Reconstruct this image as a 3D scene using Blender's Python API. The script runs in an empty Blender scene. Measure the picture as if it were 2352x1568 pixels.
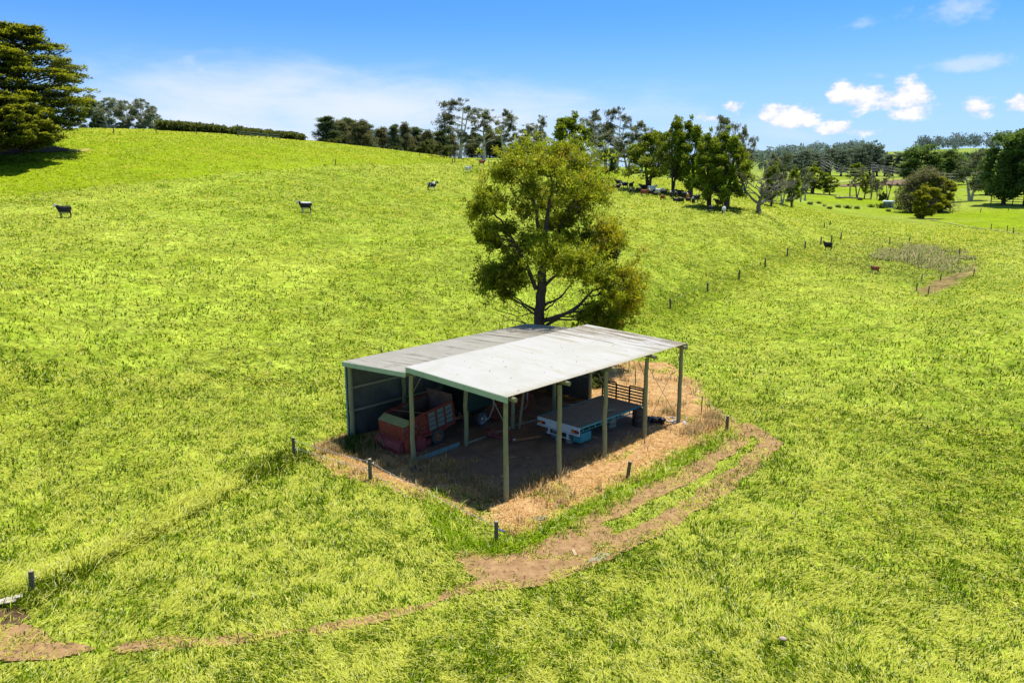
import bpy, bmesh, math, random
import numpy as np
from mathutils import Vector, Matrix
random.seed(7)
rng = np.random.default_rng(11)
scene = bpy.context.scene
col = scene.collection
PI = math.pi

# ------------------------------------------------------------------ camera constants
FPX, PITCH, CAMH = 1746.0, 0.2114, 13.0          # focal length in photo units of 2352 px width
CP, SP = math.cos(PITCH), math.sin(PITCH)

def ray(px, py):
    u = (px - 1176.0) / FPX; w = -(py - 784.0) / FPX
    return np.array([u, CP + w * SP, -SP + w * CP])

# ------------------------------------------------------------------ noise
def _hash(ix, iy, seed):
    h = (ix.astype(np.int64) * 374761393 + iy.astype(np.int64) * 668265263 + seed * 974634777) & 0xFFFFFFFF
    h = ((h ^ (h >> 13)) * 1274126177) & 0xFFFFFFFF
    h = ((h ^ (h >> 16)) * 2246822519) & 0xFFFFFFFF
    return ((h ^ (h >> 15)) & 0xFFFFFF) / float(0xFFFFFF)

def vnoise(x, y, seed=0):
    x = np.asarray(x, float); y = np.asarray(y, float)
    ix = np.floor(x); iy = np.floor(y)
    fx = x - ix; fy = y - iy
    fx = fx * fx * (3 - 2 * fx); fy = fy * fy * (3 - 2 * fy)
    a = _hash(ix, iy, seed); b = _hash(ix + 1, iy, seed); c = _hash(ix, iy + 1, seed); d = _hash(ix + 1, iy + 1, seed)
    return (a * (1 - fx) + b * fx) * (1 - fy) + (c * (1 - fx) + d * fx) * fy

def fbm(x, y, seed=0, octv=4):
    s = 0; a = .5; t = 0
    for i in range(octv):
        s = s + a * vnoise(x * 2 ** i + 17.3 * i, y * 2 ** i - 9.1 * i, seed + i); t += a; a *= .5
    return s / t

def sstep(a, b, x):
    t = np.clip((x - a) / (b - a), 0, 1)
    return t * t * (3 - 2 * t)

# ------------------------------------------------------------------ terrain: thin plate through surveyed points
SX0, SY0, STH = -0.264, 29.23, 0.7533            # front right shed post and heading of the long side
SL = np.array([math.sin(STH), math.cos(STH)]); SW = np.array([-math.cos(STH), math.sin(STH)])
def shed_xy(t, w):
    return SX0 + SL[0] * t + SW[0] * w, SY0 + SL[1] * t + SW[1] * w
def to_tw(x, y):
    dx = np.asarray(x) - SX0; dy = np.asarray(y) - SY0
    return dx * SL[0] + dy * SL[1], dx * SW[0] + dy * SW[1]

CTRL = []                                         # x, y, z
def cp(px, py, d):
    r = ray(px, py); k = d / math.hypot(r[0], r[1])
    CTRL.append((r[0] * k, r[1] * k, CAMH + r[2] * k))
# near, flat
for a in (-55, -35, -18, 0, 18, 35, 55):
    for d in (12, 22):
        CTRL.append((d * math.sin(math.radians(a)), d * math.cos(math.radians(a)), 0.0))
for a in (-18, -8, 0, 8, 16, 26):
    CTRL.append((33 * math.sin(math.radians(a)), 33 * math.cos(math.radians(a)), 0.02))
for t in (-3, 5, 14, 19):
    for w in (-3, 5, 12):
        x, y = shed_xy(t, w); CTRL.append((x, y, 0.0135 * (y - 29.2)))
for a in (-50, -33): CTRL.append((36 * math.sin(math.radians(a)), 36 * math.cos(math.radians(a)), 0.6))
for a in (34, 52): CTRL.append((42 * math.sin(math.radians(a)), 42 * math.cos(math.radians(a)), -0.4))
for c in [(0,760,50),(250,760,52),(500,750,53),(760,740,55),(1000,700,60),
          (150,502,88),(500,500,90),(703,490,95),(992,439,127),(1075,398,153),(1107,382,166),
          (0,450,104),(300,424,110),(560,398,122),(830,384,140),(-200,470,100),
          (-250,372,126),(80,352,129),(200,340,135),(-250,310,210),
          (210,297,225),(360,298,222),(540,309,215),(730,326,205),(900,345,205),(1000,357,208),(1055,366,222),
          (1150,367,240),(1240,372,240),
          (1500,560,92),(1500,640,76),(1300,600,78),(1200,480,110),(1300,440,140),
          (1600,463,140),(1440,441,150),(1380,421,166),(1400,411,190),(1652,481,120),(1742,488,122),(1480,428,155),(1560,446,150),
          (1450,398,222),(1600,420,205),(1300,390,210),
          (1540,709,72),(1625,671,80),(1697,641,88),(1757,614,97),(1808,588,106),(1848,572,114),(1900,574,113),(1885,560,120),
          (2008,628,98),(2110,600,112),(2150,575,125),(2236,633,99),(2117,672,92),(1900,700,78),(2200,760,66),(2350,700,78),(2300,620,104),
          (2100,560,135),(2350,588,128),(2040,545,142),(1893,523,142),(1800,500,148),(1850,486,178),(2200,532,182),(2352,540,172),
          (2120,502,226),(2352,478,262),(2040,474,292),(2224,462,290),(1800,452,262),(1960,452,330),(2150,440,360),(2352,440,360),
          (1850,442,340),(1700,430,300),
          (1900,412,520),(2060,410,540),(1800,405,560),(2200,408,560),(2352,410,560),
          (1950,402,640),(2080,400,660),(1800,390,700),(2250,400,700),
          (1760,372,1000),(1850,372,1000),(1960,378,950),(2060,352,1150),(2120,348,1200),(2250,340,1500),(2352,345,1500),
          (1780,368,1600),(1950,370,1700),(2150,355,2200),(2352,352,2300)]:
    cp(*c)
def czp(azdeg, d, z): CTRL.append((d * math.sin(math.radians(azdeg)), d * math.cos(math.radians(azdeg)), z))
for a in (-50, -36, -26, -16, -8, 0):
    czp(a, 300, 25.5 if a < -12 else 20.5); czp(a, 480, 20); czp(a, 900, 10); czp(a, 2200, 8)
for a in (5, 10, 14): czp(a, 330, 17.5); czp(a, 520, 15); czp(a, 950, 14); czp(a, 2200, 14)
for a in (46, 55): czp(a, 130, -1); czp(a, 300, 2); czp(a, 650, 14); czp(a, 1500, 40)
CTRL = np.array(CTRL)
def _ab(x, y):
    x = np.asarray(x, float); y = np.asarray(y, float)
    d = np.clip(np.hypot(x, y), 10, 2600); a = np.clip(np.arctan2(x, y), -1.05, 1.05)
    return a * 2.2, np.log(d)
_ca, _cb = _ab(CTRL[:, 0], CTRL[:, 1])
def _phi(r2): return .5 * r2 * np.log(np.maximum(r2, 1e-12))
_n = len(CTRL)
_K = _phi((_ca[:, None] - _ca[None]) ** 2 + (_cb[:, None] - _cb[None]) ** 2) + np.eye(_n) * 2e-3
_P = np.stack([np.ones(_n), _ca, _cb], 1)
_A = np.block([[_K, _P], [_P.T, np.zeros((3, 3))]])
_sol = np.linalg.solve(_A, np.concatenate([CTRL[:, 2], np.zeros(3)]))
def ground(x, y):
    x = np.atleast_1d(np.asarray(x, float)); y = np.atleast_1d(np.asarray(y, float))
    out = np.empty(x.shape)
    for i in range(0, len(x), 60000):
        a, b = _ab(x[i:i + 60000], y[i:i + 60000])
        k = _phi((a[:, None] - _ca[None]) ** 2 + (b[:, None] - _cb[None]) ** 2)
        out[i:i + 60000] = k @ _sol[:_n] + _sol[_n] + _sol[_n + 1] * a + _sol[_n + 2] * b
    az = np.abs(np.arctan2(x, y))
    out *= 1 - sstep(1.0, 1.9, az) * .9
    d = np.hypot(x, y)
    out *= sstep(9, 16, d)
    s = 1 - sstep(60, 110, d)
    out = out + (fbm(x * .22, y * .22, 5, 3) - .5) * .16 * sstep(60, 25, np.hypot(x - 3, y - 38)) * 0 + (fbm(x * .05, y * .05, 9, 3) - .5) * .8 * sstep(70, 200, d)
    return out
def gz(x, y): return float(ground(x, y)[0])
def hit(px, py, dmax=3000):
    """where the sight line through a surveyed photo point meets the ground"""
    r = ray(px, py); h = math.hypot(r[0], r[1])
    ds = np.concatenate([np.arange(8, 120, .25), np.geomspace(120, dmax, 1500)])
    k = ds / h
    g = ground(r[0] * k, r[1] * k); z = CAMH + r[2] * k
    below = np.nonzero(z < g)[0]
    if not len(below): k0 = k[-1]; return r[0] * k0, r[1] * k0, float(g[-1])
    i = below[0]
    if i > 0:
        f0 = z[i - 1] - g[i - 1]; f1 = g[i] - z[i]; t = f0 / (f0 + f1 + 1e-9); kk = k[i - 1] + (k[i] - k[i - 1]) * t
    else: kk = k[i]
    x, y = r[0] * kk, r[1] * kk
    return x, y, gz(x, y)
def at(px, d):
    """bearing of a photo column at ground distance d"""
    r = ray(px, 420); k = d / math.hypot(r[0], r[1]); x, y = r[0] * k, r[1] * k
    return x, y, gz(x, y)
def poly_xy(pts): return [hit(*p)[:2] for p in pts]
def in_poly(x, y, poly):
    inside = np.zeros(x.shape, bool); n = len(poly); j = n - 1
    for i in range(n):
        xi, yi = poly[i]; xj, yj = poly[j]
        c = ((yi > y) != (yj > y)) & (x < (xj - xi) * (y - yi) / (yj - yi + 1e-12) + xi)
        inside ^= c; j = i
    return inside
def dist_line(x, y, pl):
    best = np.full(x.shape, 1e9)
    for (ax, ay), (bx, by) in zip(pl[:-1], pl[1:]):
        dx, dy = bx - ax, by - ay; L2 = dx * dx + dy * dy + 1e-9
        t = np.clip(((x - ax) * dx + (y - ay) * dy) / L2, 0, 1)
        best = np.minimum(best, np.hypot(x - ax - t * dx, y - ay - t * dy))
    return best
def dist_poly(x, y, poly):
    d = dist_line(x, y, list(poly) + [poly[0]])
    return np.where(in_poly(x, y, poly), d, -d)

# ------------------------------------------------------------------ mesh helpers
def mesh_np(name, verts, faces, cols=None, smooth=False, attrs=None):
    """faces: list of int arrays (n,k)"""
    me = bpy.data.meshes.new(name)
    verts = np.asarray(verts, np.float32)
    me.vertices.add(len(verts)); me.vertices.foreach_set('co', verts.ravel())
    faces = [np.asarray(f, np.int32) for f in faces if len(f)]
    nl = sum(f.size for f in faces); npoly = sum(len(f) for f in faces)
    me.loops.add(nl); me.polygons.add(npoly)
    me.loops.foreach_set('vertex_index', np.concatenate([f.ravel() for f in faces]))
    starts = []; s = 0
    for f in faces:
        starts.append(s + np.arange(len(f)) * f.shape[1]); s += f.size
    me.polygons.foreach_set('loop_start', np.concatenate(starts).astype(np.int32))
    if smooth: me.polygons.foreach_set('use_smooth', np.ones(npoly, bool))
    me.update(calc_edges=True)
    if cols is not None:
        a = me.color_attributes.new('col', 'FLOAT_COLOR', 'POINT')
        c = np.ones((len(verts), 4), np.float32); c[:, :3] = cols
        a.data.foreach_set('color', c.ravel())
    for k, v in (attrs or {}).items():
        a = me.attributes.new(k, 'FLOAT', 'POINT'); a.data.foreach_set('value', np.asarray(v, np.float32))
    return me

def link(name, me, mat=None, parent=None, loc=None):
    o = bpy.data.objects.new(name, me); col.objects.link(o)
    if mat is not None:
        for m in (mat if isinstance(mat, (list, tuple)) else [mat]): me.materials.append(m)
    if parent is not None: o.parent = parent
    if loc is not None: o.location = loc
    return o
def tag(o, label=None, cat=None, group=None, kind=None):
    if label: o['label'] = label
    if cat: o['category'] = cat
    if group: o['group'] = group
    if kind: o['kind'] = kind
    return o
def empty(name, loc=(0, 0, 0), rz=0, label=None, cat=None, group=None):
    o = bpy.data.objects.new(name, None); col.objects.link(o); o.empty_display_size = .2
    o.location = loc; o.rotation_euler = (0, 0, rz)
    return tag(o, label, cat, group)
def kids(o): return [c for c in bpy.data.objects if c.parent == o]
def copy_tree(o, children):
    c = o.copy(); col.objects.link(c)
    for ch in children:
        k = ch.copy(); col.objects.link(k); k.parent = c
    return c

class MB:
    """collects boxes, tubes, lathes and lofts into one mesh"""
    def __init__(s): s.v = []; s.f = []; s.sm = []; s.mi = []; s.cur = 0
    def add(s, vs, fs, smooth=False):
        o = len(s.v); s.v += [tuple(map(float, v)) for v in vs]
        for f in fs: s.f.append([i + o for i in f]); s.sm.append(smooth); s.mi.append(s.cur)
    def box(s, c, size, M=None, bev=0.0):
        x, y, z = [k / 2 for k in size]
        if bev <= 0:
            vs = [(-x,-y,-z),(x,-y,-z),(x,y,-z),(-x,y,-z),(-x,-y,z),(x,-y,z),(x,y,z),(-x,y,z)]
            fs = [(0,3,2,1),(4,5,6,7),(0,1,5,4),(1,2,6,5),(2,3,7,6),(3,0,4,7)]
        else:
            b = min(bev, x * .9, y * .9, z * .9); bm = bmesh.new(); bmesh.ops.create_cube(bm, size=1)
            for v in bm.verts: v.co = (v.co.x * 2 * x, v.co.y * 2 * y, v.co.z * 2 * z)
            bmesh.ops.bevel(bm, geom=bm.edges[:], offset=b, segments=1, affect='EDGES')
            bm.verts.index_update(); vs = [tuple(v.co) for v in bm.verts]; fs = [[v.index for v in f.verts] for f in bm.faces]; bm.free()
        R = M if M is not None else Matrix.Identity(3)
        s.add([R @ Vector(v) + Vector(c) for v in vs], fs)
    def bar(s, a, b, w, h, up=(0, 0, 1), bev=0):
        a = Vector(a); b = Vector(b); d = (b - a); L = d.length; x = d.normalized(); u = Vector(up)
        y = u.cross(x)
        if y.length < 1e-4: y = Vector((0, 1, 0)).cross(x)
        y.normalize(); z = x.cross(y)
        s.box((a + b) / 2, (L, w, h), Matrix((x, y, z)).transposed(), bev)
    def tube(s, pts, rad, n=8, cap=True, smooth=True):
        P = [Vector(p) for p in pts]
        R = rad if isinstance(rad, (list, tuple)) else [rad] * len(P)
        vs = []; prev = None
        for i, p in enumerate(P):
            t = (P[min(i + 1, len(P) - 1)] - P[max(i - 1, 0)]).normalized()
            if prev is None:
                a = Vector((0, 0, 1)) if abs(t.z) < .9 else Vector((1, 0, 0)); u = t.cross(a).normalized()
            else: u = (prev - t * prev.dot(t)).normalized()
            prev = u; v = t.cross(u)
            for k in range(n):
                an = 2 * PI * k / n; vs.append(p + (u * math.cos(an) + v * math.sin(an)) * R[i])
        fs = []
        for i in range(len(P) - 1):
            for k in range(n):
                k2 = (k + 1) % n; fs.append((i * n + k, i * n + k2, (i + 1) * n + k2, (i + 1) * n + k))
        s.add(vs, fs, smooth)
        if cap:
            m = len(P) - 1
            s.add(vs[:n], [tuple(range(n - 1, -1, -1))]); s.add(vs[m * n:], [tuple(range(n))])
    def lathe(s, prof, c=(0, 0, 0), n=20, axis='Z', smooth=True):
        vs = []
        for r, z in prof:
            for k in range(n):
                a = 2 * PI * k / n; x, y = r * math.cos(a), r * math.sin(a)
                p = (x, y, z) if axis == 'Z' else ((x, z, y) if axis == 'Y' else (z, x, y))
                vs.append((p[0] + c[0], p[1] + c[1], p[2] + c[2]))
        fs = []
        for i in range(len(prof) - 1):
            for k in range(n):
                k2 = (k + 1) % n; fs.append((i * n + k, i * n + k2, (i + 1) * n + k2, (i + 1) * n + k))
        s.add(vs, fs, smooth)
    def loft(s, rings, n=14, smooth=True):
        """rings: (center, ry, rz, dir) ellipses in the plane normal to dir"""
        vs = []
        for c, ry, rz, d in rings:
            d = Vector(d).normalized(); y = Vector((0, 0, 1)).cross(d)
            if y.length < 1e-3: y = Vector((0, 1, 0))
            y.normalize(); z = d.cross(y)
            for k in range(n):
                a = 2 * PI * k / n; vs.append(Vector(c) + y * (ry * math.cos(a)) + z * (rz * math.sin(a)))
        fs = []
        for i in range(len(rings) - 1):
            for k in range(n):
                k2 = (k + 1) % n; fs.append((i * n + k, i * n + k2, (i + 1) * n + k2, (i + 1) * n + k))
        fs.append(tuple(range(n - 1, -1, -1))); m = (len(rings) - 1) * n; fs.append(tuple(range(m, m + n)))
        s.add(vs, fs, smooth)
    def quad(s, *p): s.add(p, [tuple(range(len(p)))])
    def mesh(s, name):
        me = bpy.data.meshes.new(name); me.from_pydata(s.v, [], s.f); me.update()
        me.polygons.foreach_set('use_smooth', s.sm); me.polygons.foreach_set('material_index', s.mi)
        return me
    def build(s, name, mat, parent=None, loc=None): return link(name, s.mesh(name), mat, parent, loc)

# ------------------------------------------------------------------ materials
class NT:
    def __init__(s, mat): s.t = mat.node_tree; s.n = s.t.nodes; s.l = s.t.links
    def node(s, typ, **kw):
        nd = s.n.new(typ)
        for k, v in kw.items(): setattr(nd, k, v)
        return nd
    def link(s, a, b): s.l.new(a, b)
    def set(s, nd, key, v):
        if isinstance(v, bpy.types.NodeSocket): s.l.new(v, nd.inputs[key])
        else: nd.inputs[key].default_value = v
    def math(s, op, a, b=None, c=None, clamp=False):
        nd = s.node('ShaderNodeMath', operation=op, use_clamp=clamp); s.set(nd, 0, a)
        if b is not None: s.set(nd, 1, b)
        if c is not None: s.set(nd, 2, c)
        return nd.outputs[0]
    def noise(s, vec=None, scale=5, detail=3, rough=.55, dist=0):
        nd = s.node('ShaderNodeTexNoise'); s.set(nd, 'Scale', scale); s.set(nd, 'Detail', detail); s.set(nd, 'Roughness', rough); s.set(nd, 'Distortion', dist)
        if vec is not None: s.link(vec, nd.inputs['Vector'])
        return nd.outputs['Fac']
    def ramp(s, fac, stops):
        nd = s.node('ShaderNodeValToRGB'); e = nd.color_ramp.elements
        while len(e) < len(stops): e.new(.5)
        for i, (p, c) in enumerate(stops): e[i].position = p; e[i].color = (*c, 1) if len(c) == 3 else c
        s.link(fac, nd.inputs[0]); return nd.outputs[0]
    def mix(s, fac, a, b, blend='MIX'):
        nd = s.node('ShaderNodeMix', data_type='RGBA', blend_type=blend)
        s.set(nd, 0, fac)
        for k, v in ((6, a), (7, b)):
            if isinstance(v, bpy.types.NodeSocket): s.l.new(v, nd.inputs[k])
            else: nd.inputs[k].default_value = (*v, 1) if len(v) == 3 else v
        return nd.outputs[2]
    def maprange(s, v, a, b, c=0, d=1):
        nd = s.node('ShaderNodeMapRange'); nd.interpolation_type = 'SMOOTHSTEP'
        s.set(nd, 0, v); s.set(nd, 1, a); s.set(nd, 2, b); s.set(nd, 3, c); s.set(nd, 4, d); return nd.outputs[0]
def new_mat(name):
    m = bpy.data.materials.new(name); m.use_nodes = True
    t = NT(m); return m, t, t.n['Principled BSDF']
def coords(t, kind='Object', scale=None):
    c = t.node('ShaderNodeTexCoord').outputs[kind]
    if scale is not None:
        mp = t.node('ShaderNodeMapping'); mp.inputs['Scale'].default_value = scale; t.link(c, mp.inputs['Vector']); c = mp.outputs[0]
    return c
def weathered(name, c1, c2, scale=6, rough=.75, metal=0., c3=None, c3amt=.62, stretch=None, bump=.15, spec=.3, kind='Object'):
    m, t, b = new_mat(name); c = coords(t, kind, stretch)
    n = t.noise(c, scale, 5, .6); cc = t.ramp(n, [(.3, c1), (.7, c2)])
    if c3 is not None:
        n2 = t.noise(c, scale * 2.3, 6, .65, .3); cc = t.mix(t.maprange(n2, c3amt, c3amt + .08), cc, c3)
    t.set(b, 'Base Color', cc); b.inputs['Roughness'].default_value = rough; b.inputs['Metallic'].default_value = metal
    b.inputs['Specular IOR Level'].default_value = spec
    if bump:
        bp = t.node('ShaderNodeBump'); bp.inputs['Strength'].default_value = bump; bp.inputs['Distance'].default_value = .02
        t.link(t.noise(c, scale * 4, 4), bp.inputs['Height']); t.link(bp.outputs[0], b.inputs['Normal'])
    return m
def foliage_mat(name, transl=.35, rough=.55, spec=.25, lift=.35):
    m, t, b = new_mat(name)
    g = t.node('ShaderNodeNewGeometry').outputs['Normal']
    v = t.node('ShaderNodeVectorMath', operation='MULTIPLY_ADD'); t.link(g, v.inputs[0]); v.inputs[1].default_value = (1 - lift,) * 3; v.inputs[2].default_value = (0, 0, lift)
    nn = t.node('ShaderNodeVectorMath', operation='NORMALIZE'); t.link(v.outputs[0], nn.inputs[0]); t.link(nn.outputs[0], b.inputs['Normal'])
    a = t.node('ShaderNodeAttribute', attribute_name='col').outputs['Color']
    t.link(a, b.inputs['Base Color']); b.inputs['Roughness'].default_value = rough; b.inputs['Specular IOR Level'].default_value = spec
    tr = t.node('ShaderNodeBsdfTranslucent'); hs = t.mix(1, a, (1.15, 1.1, .55), 'MULTIPLY'); t.link(hs, tr.inputs['Color'])
    mx = t.node('ShaderNodeMixShader'); mx.inputs[0].default_value = transl
    t.link(b.outputs[0], mx.inputs[1]); t.link(tr.outputs[0], mx.inputs[2]); t.link(mx.outputs[0], t.n['Material Output'].inputs[0])
    return m
LEAF = foliage_mat('leaf', .45, .55, .15, .5)
BLADE = foliage_mat('grass_blade', .30, .6, .04, .68)
STRAW = foliage_mat('straw', .15, .6, .2, .65)
GQ = 1.0
# ------------------------------------------------------------------ camera, sun, sky
cam = bpy.data.cameras.new('camera'); co = bpy.data.objects.new('camera', cam); col.objects.link(co)
cam.sensor_width = 36; cam.lens = 36 * FPX / 2352; cam.clip_end = 20000; cam.clip_start = .5
co.location = (0, 0, CAMH); co.rotation_euler = (PI / 2 - PITCH, 0, 0); scene.camera = co
scene.view_settings.view_transform = 'Standard'; scene.view_settings.look = 'None'
scene.view_settings.exposure = 0; scene.view_settings.gamma = 1
scene.cycles.max_bounces = 6; scene.cycles.transparent_max_bounces = 4; scene.cycles.diffuse_bounces = 3; scene.cycles.glossy_bounces = 2; scene.cycles.transmission_bounces = 3
scene.cycles.caustics_reflective = False; scene.cycles.caustics_refractive = False
scene.cycles.use_denoising = True

SUN_EL = math.radians(73)
sdir = SL * 1.14 - SW * .16; sdir /= np.linalg.norm(sdir)
svec = Vector((sdir[0] * math.cos(SUN_EL), sdir[1] * math.cos(SUN_EL), math.sin(SUN_EL)))
sun = bpy.data.lights.new('sun', 'SUN'); sun.energy = 5.0; sun.angle = math.radians(.53); sun.color = (1, .955, .87)
so = bpy.data.objects.new('sun', sun); col.objects.link(so); so.rotation_euler = svec.to_track_quat('Z', 'Y').to_euler(); so.location = (30, 40, 80)

def build_world():
    w = bpy.data.worlds.new('World'); scene.world = w; w.use_nodes = True
    t = NT(w); bg = t.n['Background']; bg.inputs[1].default_value = .1
    tc = t.node('ShaderNodeTexCoord').outputs['Generated']
    mp = t.node('ShaderNodeVectorMath', operation='MULTIPLY_ADD'); t.link(tc, mp.inputs[0]); mp.inputs[1].default_value = (1, 1, 2.2); mp.inputs[2].default_value = (0, 0, .02)
    nv = t.node('ShaderNodeVectorMath', operation='NORMALIZE'); t.link(mp.outputs[0], nv.inputs[0])
    sky = t.node('ShaderNodeTexSky'); sky.sky_type = 'NISHITA'; sky.sun_disc = False
    sky.sun_elevation = SUN_EL; sky.sun_rotation = math.atan2(sdir[0], sdir[1])
    sky.air_density = 1.3; sky.dust_density = .1; sky.ozone_density = 3.5; sky.altitude = 100
    t.link(nv.outputs[0], sky.inputs[0])
    sep = t.node('ShaderNodeSeparateXYZ'); t.link(tc, sep.inputs[0])
    az = t.math('ARCTAN2', sep.outputs[0], sep.outputs[1]); el = t.math('ARCSINE', sep.outputs[2])
    low = t.maprange(el, .05, .75, 1, 0)
    base = t.mix(low, sky.outputs[0], t.mix(1, sky.outputs[0], (SKYT[0], SKYT[1], SKYT[2]), 'MULTIPLY'))
    # aerial brightening towards the horizon
    hz = t.maprange(el, .0, .21, 1, 0)
    base = t.mix(t.math('MULTIPLY', hz, .92), base, (5.4, 7.5, 10.0))
    warp = t.node('ShaderNodeCombineXYZ'); t.set(warp, 0, az); t.set(warp, 1, t.math('MULTIPLY', el, 1.6))
    n1 = t.noise(warp.outputs[0], 16, 7, .62, .3); n2 = t.noise(warp.outputs[0], 42, 8, .62)
    n1c = t.math('SUBTRACT', n1, .5); n2c = t.math('SUBTRACT', n2, .5)
    def azel(px, py):
        r = ray(px, py); return math.atan2(r[0], r[1]), math.asin(r[2] / np.linalg.norm(r))
    def field(blobs, wob1, wob2):
        acc = None
        for px, py, rx, ry, s in blobs:
            a, e = azel(px, py)
            dx = t.math('DIVIDE', t.math('SUBTRACT', az, a), rx / FPX); dy = t.math('DIVIDE', t.math('SUBTRACT', el, e), ry / FPX)
            q = t.math('SQRT', t.math('ADD', t.math('MULTIPLY', dx, dx), t.math('MULTIPLY', dy, dy)))
            q = t.math('MULTIPLY', t.math('SUBTRACT', 1, q), s)
            acc = q if acc is None else t.math('SMOOTH_MAX', acc, q, .25)
        acc = t.math('ADD', acc, t.math('MULTIPLY', n1c, wob1)); return t.math('ADD', acc, t.math('MULTIPLY', n2c, wob2))
    cum = field([(1808,268,62,26,1.3),(1775,258,38,22,1.1),(1845,275,40,20,1),(1933,212,30,32,1),(1985,232,50,36,.75),(2095,225,46,44,1.05),(2085,258,50,24,.9),(2040,240,60,30,.55),
                 (1915,293,42,18,1),(1970,302,70,12,.5),(1683,245,40,15,.9),(2246,247,36,20,.75),(2345,236,30,20,.75),(1632,272,30,11,.6)], 1.5, 1.7)
    thin = field([(2200,22,95,36,.62),(2205,148,100,20,.75),(1972,57,42,16,.42),(438,142,26,26,.5),(460,160,16,14,.5),(2022,175,16,8,.4)], 1.3, .9)
    warp2 = t.node('ShaderNodeCombineXYZ'); t.set(warp2, 0, az); t.set(warp2, 1, t.math('MULTIPLY', el, 4.0))
    n3 = t.noise(warp2.outputs[0], 7, 7, .6, .35)
    bank = field([(560,225,380,85,1.0),(820,255,520,85,1.05),(1120,270,420,75,.85),(420,270,300,80,.85),(760,330,950,80,.9),(1350,320,500,60,.5)], .4, .12)
    bank = t.math('ADD', bank, t.math('MULTIPLY', t.math('SUBTRACT', n3, .5), 1.5))
    shade = t.ramp(t.math('ADD', t.math('MULTIPLY', cum, .8), t.math('MULTIPLY', n2c, 1.6)), [(.1, (7.4, 8.1, 9.9)), (.34, (8.6, 9.0, 10.2)), (.62, (10.6, 10.6, 10.7))])
    base = t.mix(t.maprange(bank, -.25, 1.15, 0, .86), base, (8.7, 9.3, 10.4))
    base = t.mix(t.maprange(thin, .05, .75, 0, .6), base, (7.6, 8.6, 10.6))
    base = t.mix(t.maprange(cum, .05, .55, 0, .97), base, shade)
    t.link(base, bg.inputs[0])
    return w
SKYT = (.62, 1.38, 2.15)
build_world()

# ------------------------------------------------------------------ ground plan (surveyed outlines, metres)
DRY = poly_xy([(728,1050),(745,1025),(800,1000),(1000,960),(1200,900),(1390,838),(1450,832),(1530,835),(1590,878),(1625,932),(1692,985),(1560,1040),(1440,1105),(1300,1166),(1195,1224),(1130,1196),(1000,1146),(880,1112),(790,1088)])
TRACK = poly_xy([(1078,1292),(1062,1268),(1105,1282),(1200,1278),(1290,1236),(1350,1204),(1395,1215),(1370,1262),(1345,1292),(1235,1338),(1118,1346)])
RUTA = [hit(*p)[:2] for p in [(1300,1236),(1368,1194),(1440,1158),(1505,1126),(1583,1086),(1640,1052),(1690,1012),(1716,986)]]
RUTB = [hit(*p)[:2] for p in [(1320,1296),(1427,1246),(1544,1190),(1610,1148),(1661,1113),(1735,1057),(1772,1018),(1740,992),(1716,980)]]
MID = [hit(*p)[:2] for p in [(1403,1226),(1497,1166),(1602,1101),(1690,1046)]]
THIN = [hit(*p)[:2] for p in [(1130,1335),(1060,1362),(980,1392),(850,1422),(700,1450),(560,1468),(400,1480),(280,1490)]]
LDIRT = poly_xy([(-60,1440),(60,1432),(105,1442),(135,1470),(260,1487),(360,1480),(330,1496),(240,1500),(130,1518),(40,1520),(-80,1526)])
LPIT = poly_xy([(-30,1392),(60,1398),(75,1420),(30,1440),(-40,1445)])
STRIP = [hit(*p)[:2] for p in [(1000,1150),(1062,1262),(1110,1268),(1200,1258),(1310,1205),(1450,1125),(1580,1052),(1678,1000)]]
FENCEGRASS = [hit(*p)[:2] for p in [(20,1400),(74,1363),(190,1300),(330,1225),(450,1160),(560,1100),(676,1048)]]
LAIDSTRIP = [hit(*p)[:2] for p in [(40,1330),(220,1268),(380,1190),(520,1112)]]
RIGHTLINE = [hit(*p)[:2] for p in [(1420,760),(1540,709),(1625,671),(1697,641),(1757,614),(1808,588),(1850,572),(1890,562)]]
DITCH = [hit(*p)[:2] for p in [(1900,525),(1985,540),(2090,566),(2160,575),(2260,580),(2352,588),(2500,600)]]
POND = poly_xy([(1905,590),(1960,560),(2050,552),(2150,556),(2215,580),(2225,610),(2200,640),(2120,648),(2030,640),(1960,625)])
CREST = [hit(*p)[:2] for p in [(-300,475),(-60,458),(0,452),(150,440),(300,424),(430,410),(560,397),(700,386),(840,379),(1040,374)]]
BROWNPATCH = poly_xy([(2100,662),(2150,640),(2215,622),(2235,600),(2250,620),(2200,652),(2150,672),(2115,680)])
FIELDPALE = poly_xy([(1840,486),(2060,492),(2130,505),(2260,530),(2352,545),(2200,545),(2060,536),(1960,515),(1900,500)])

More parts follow.
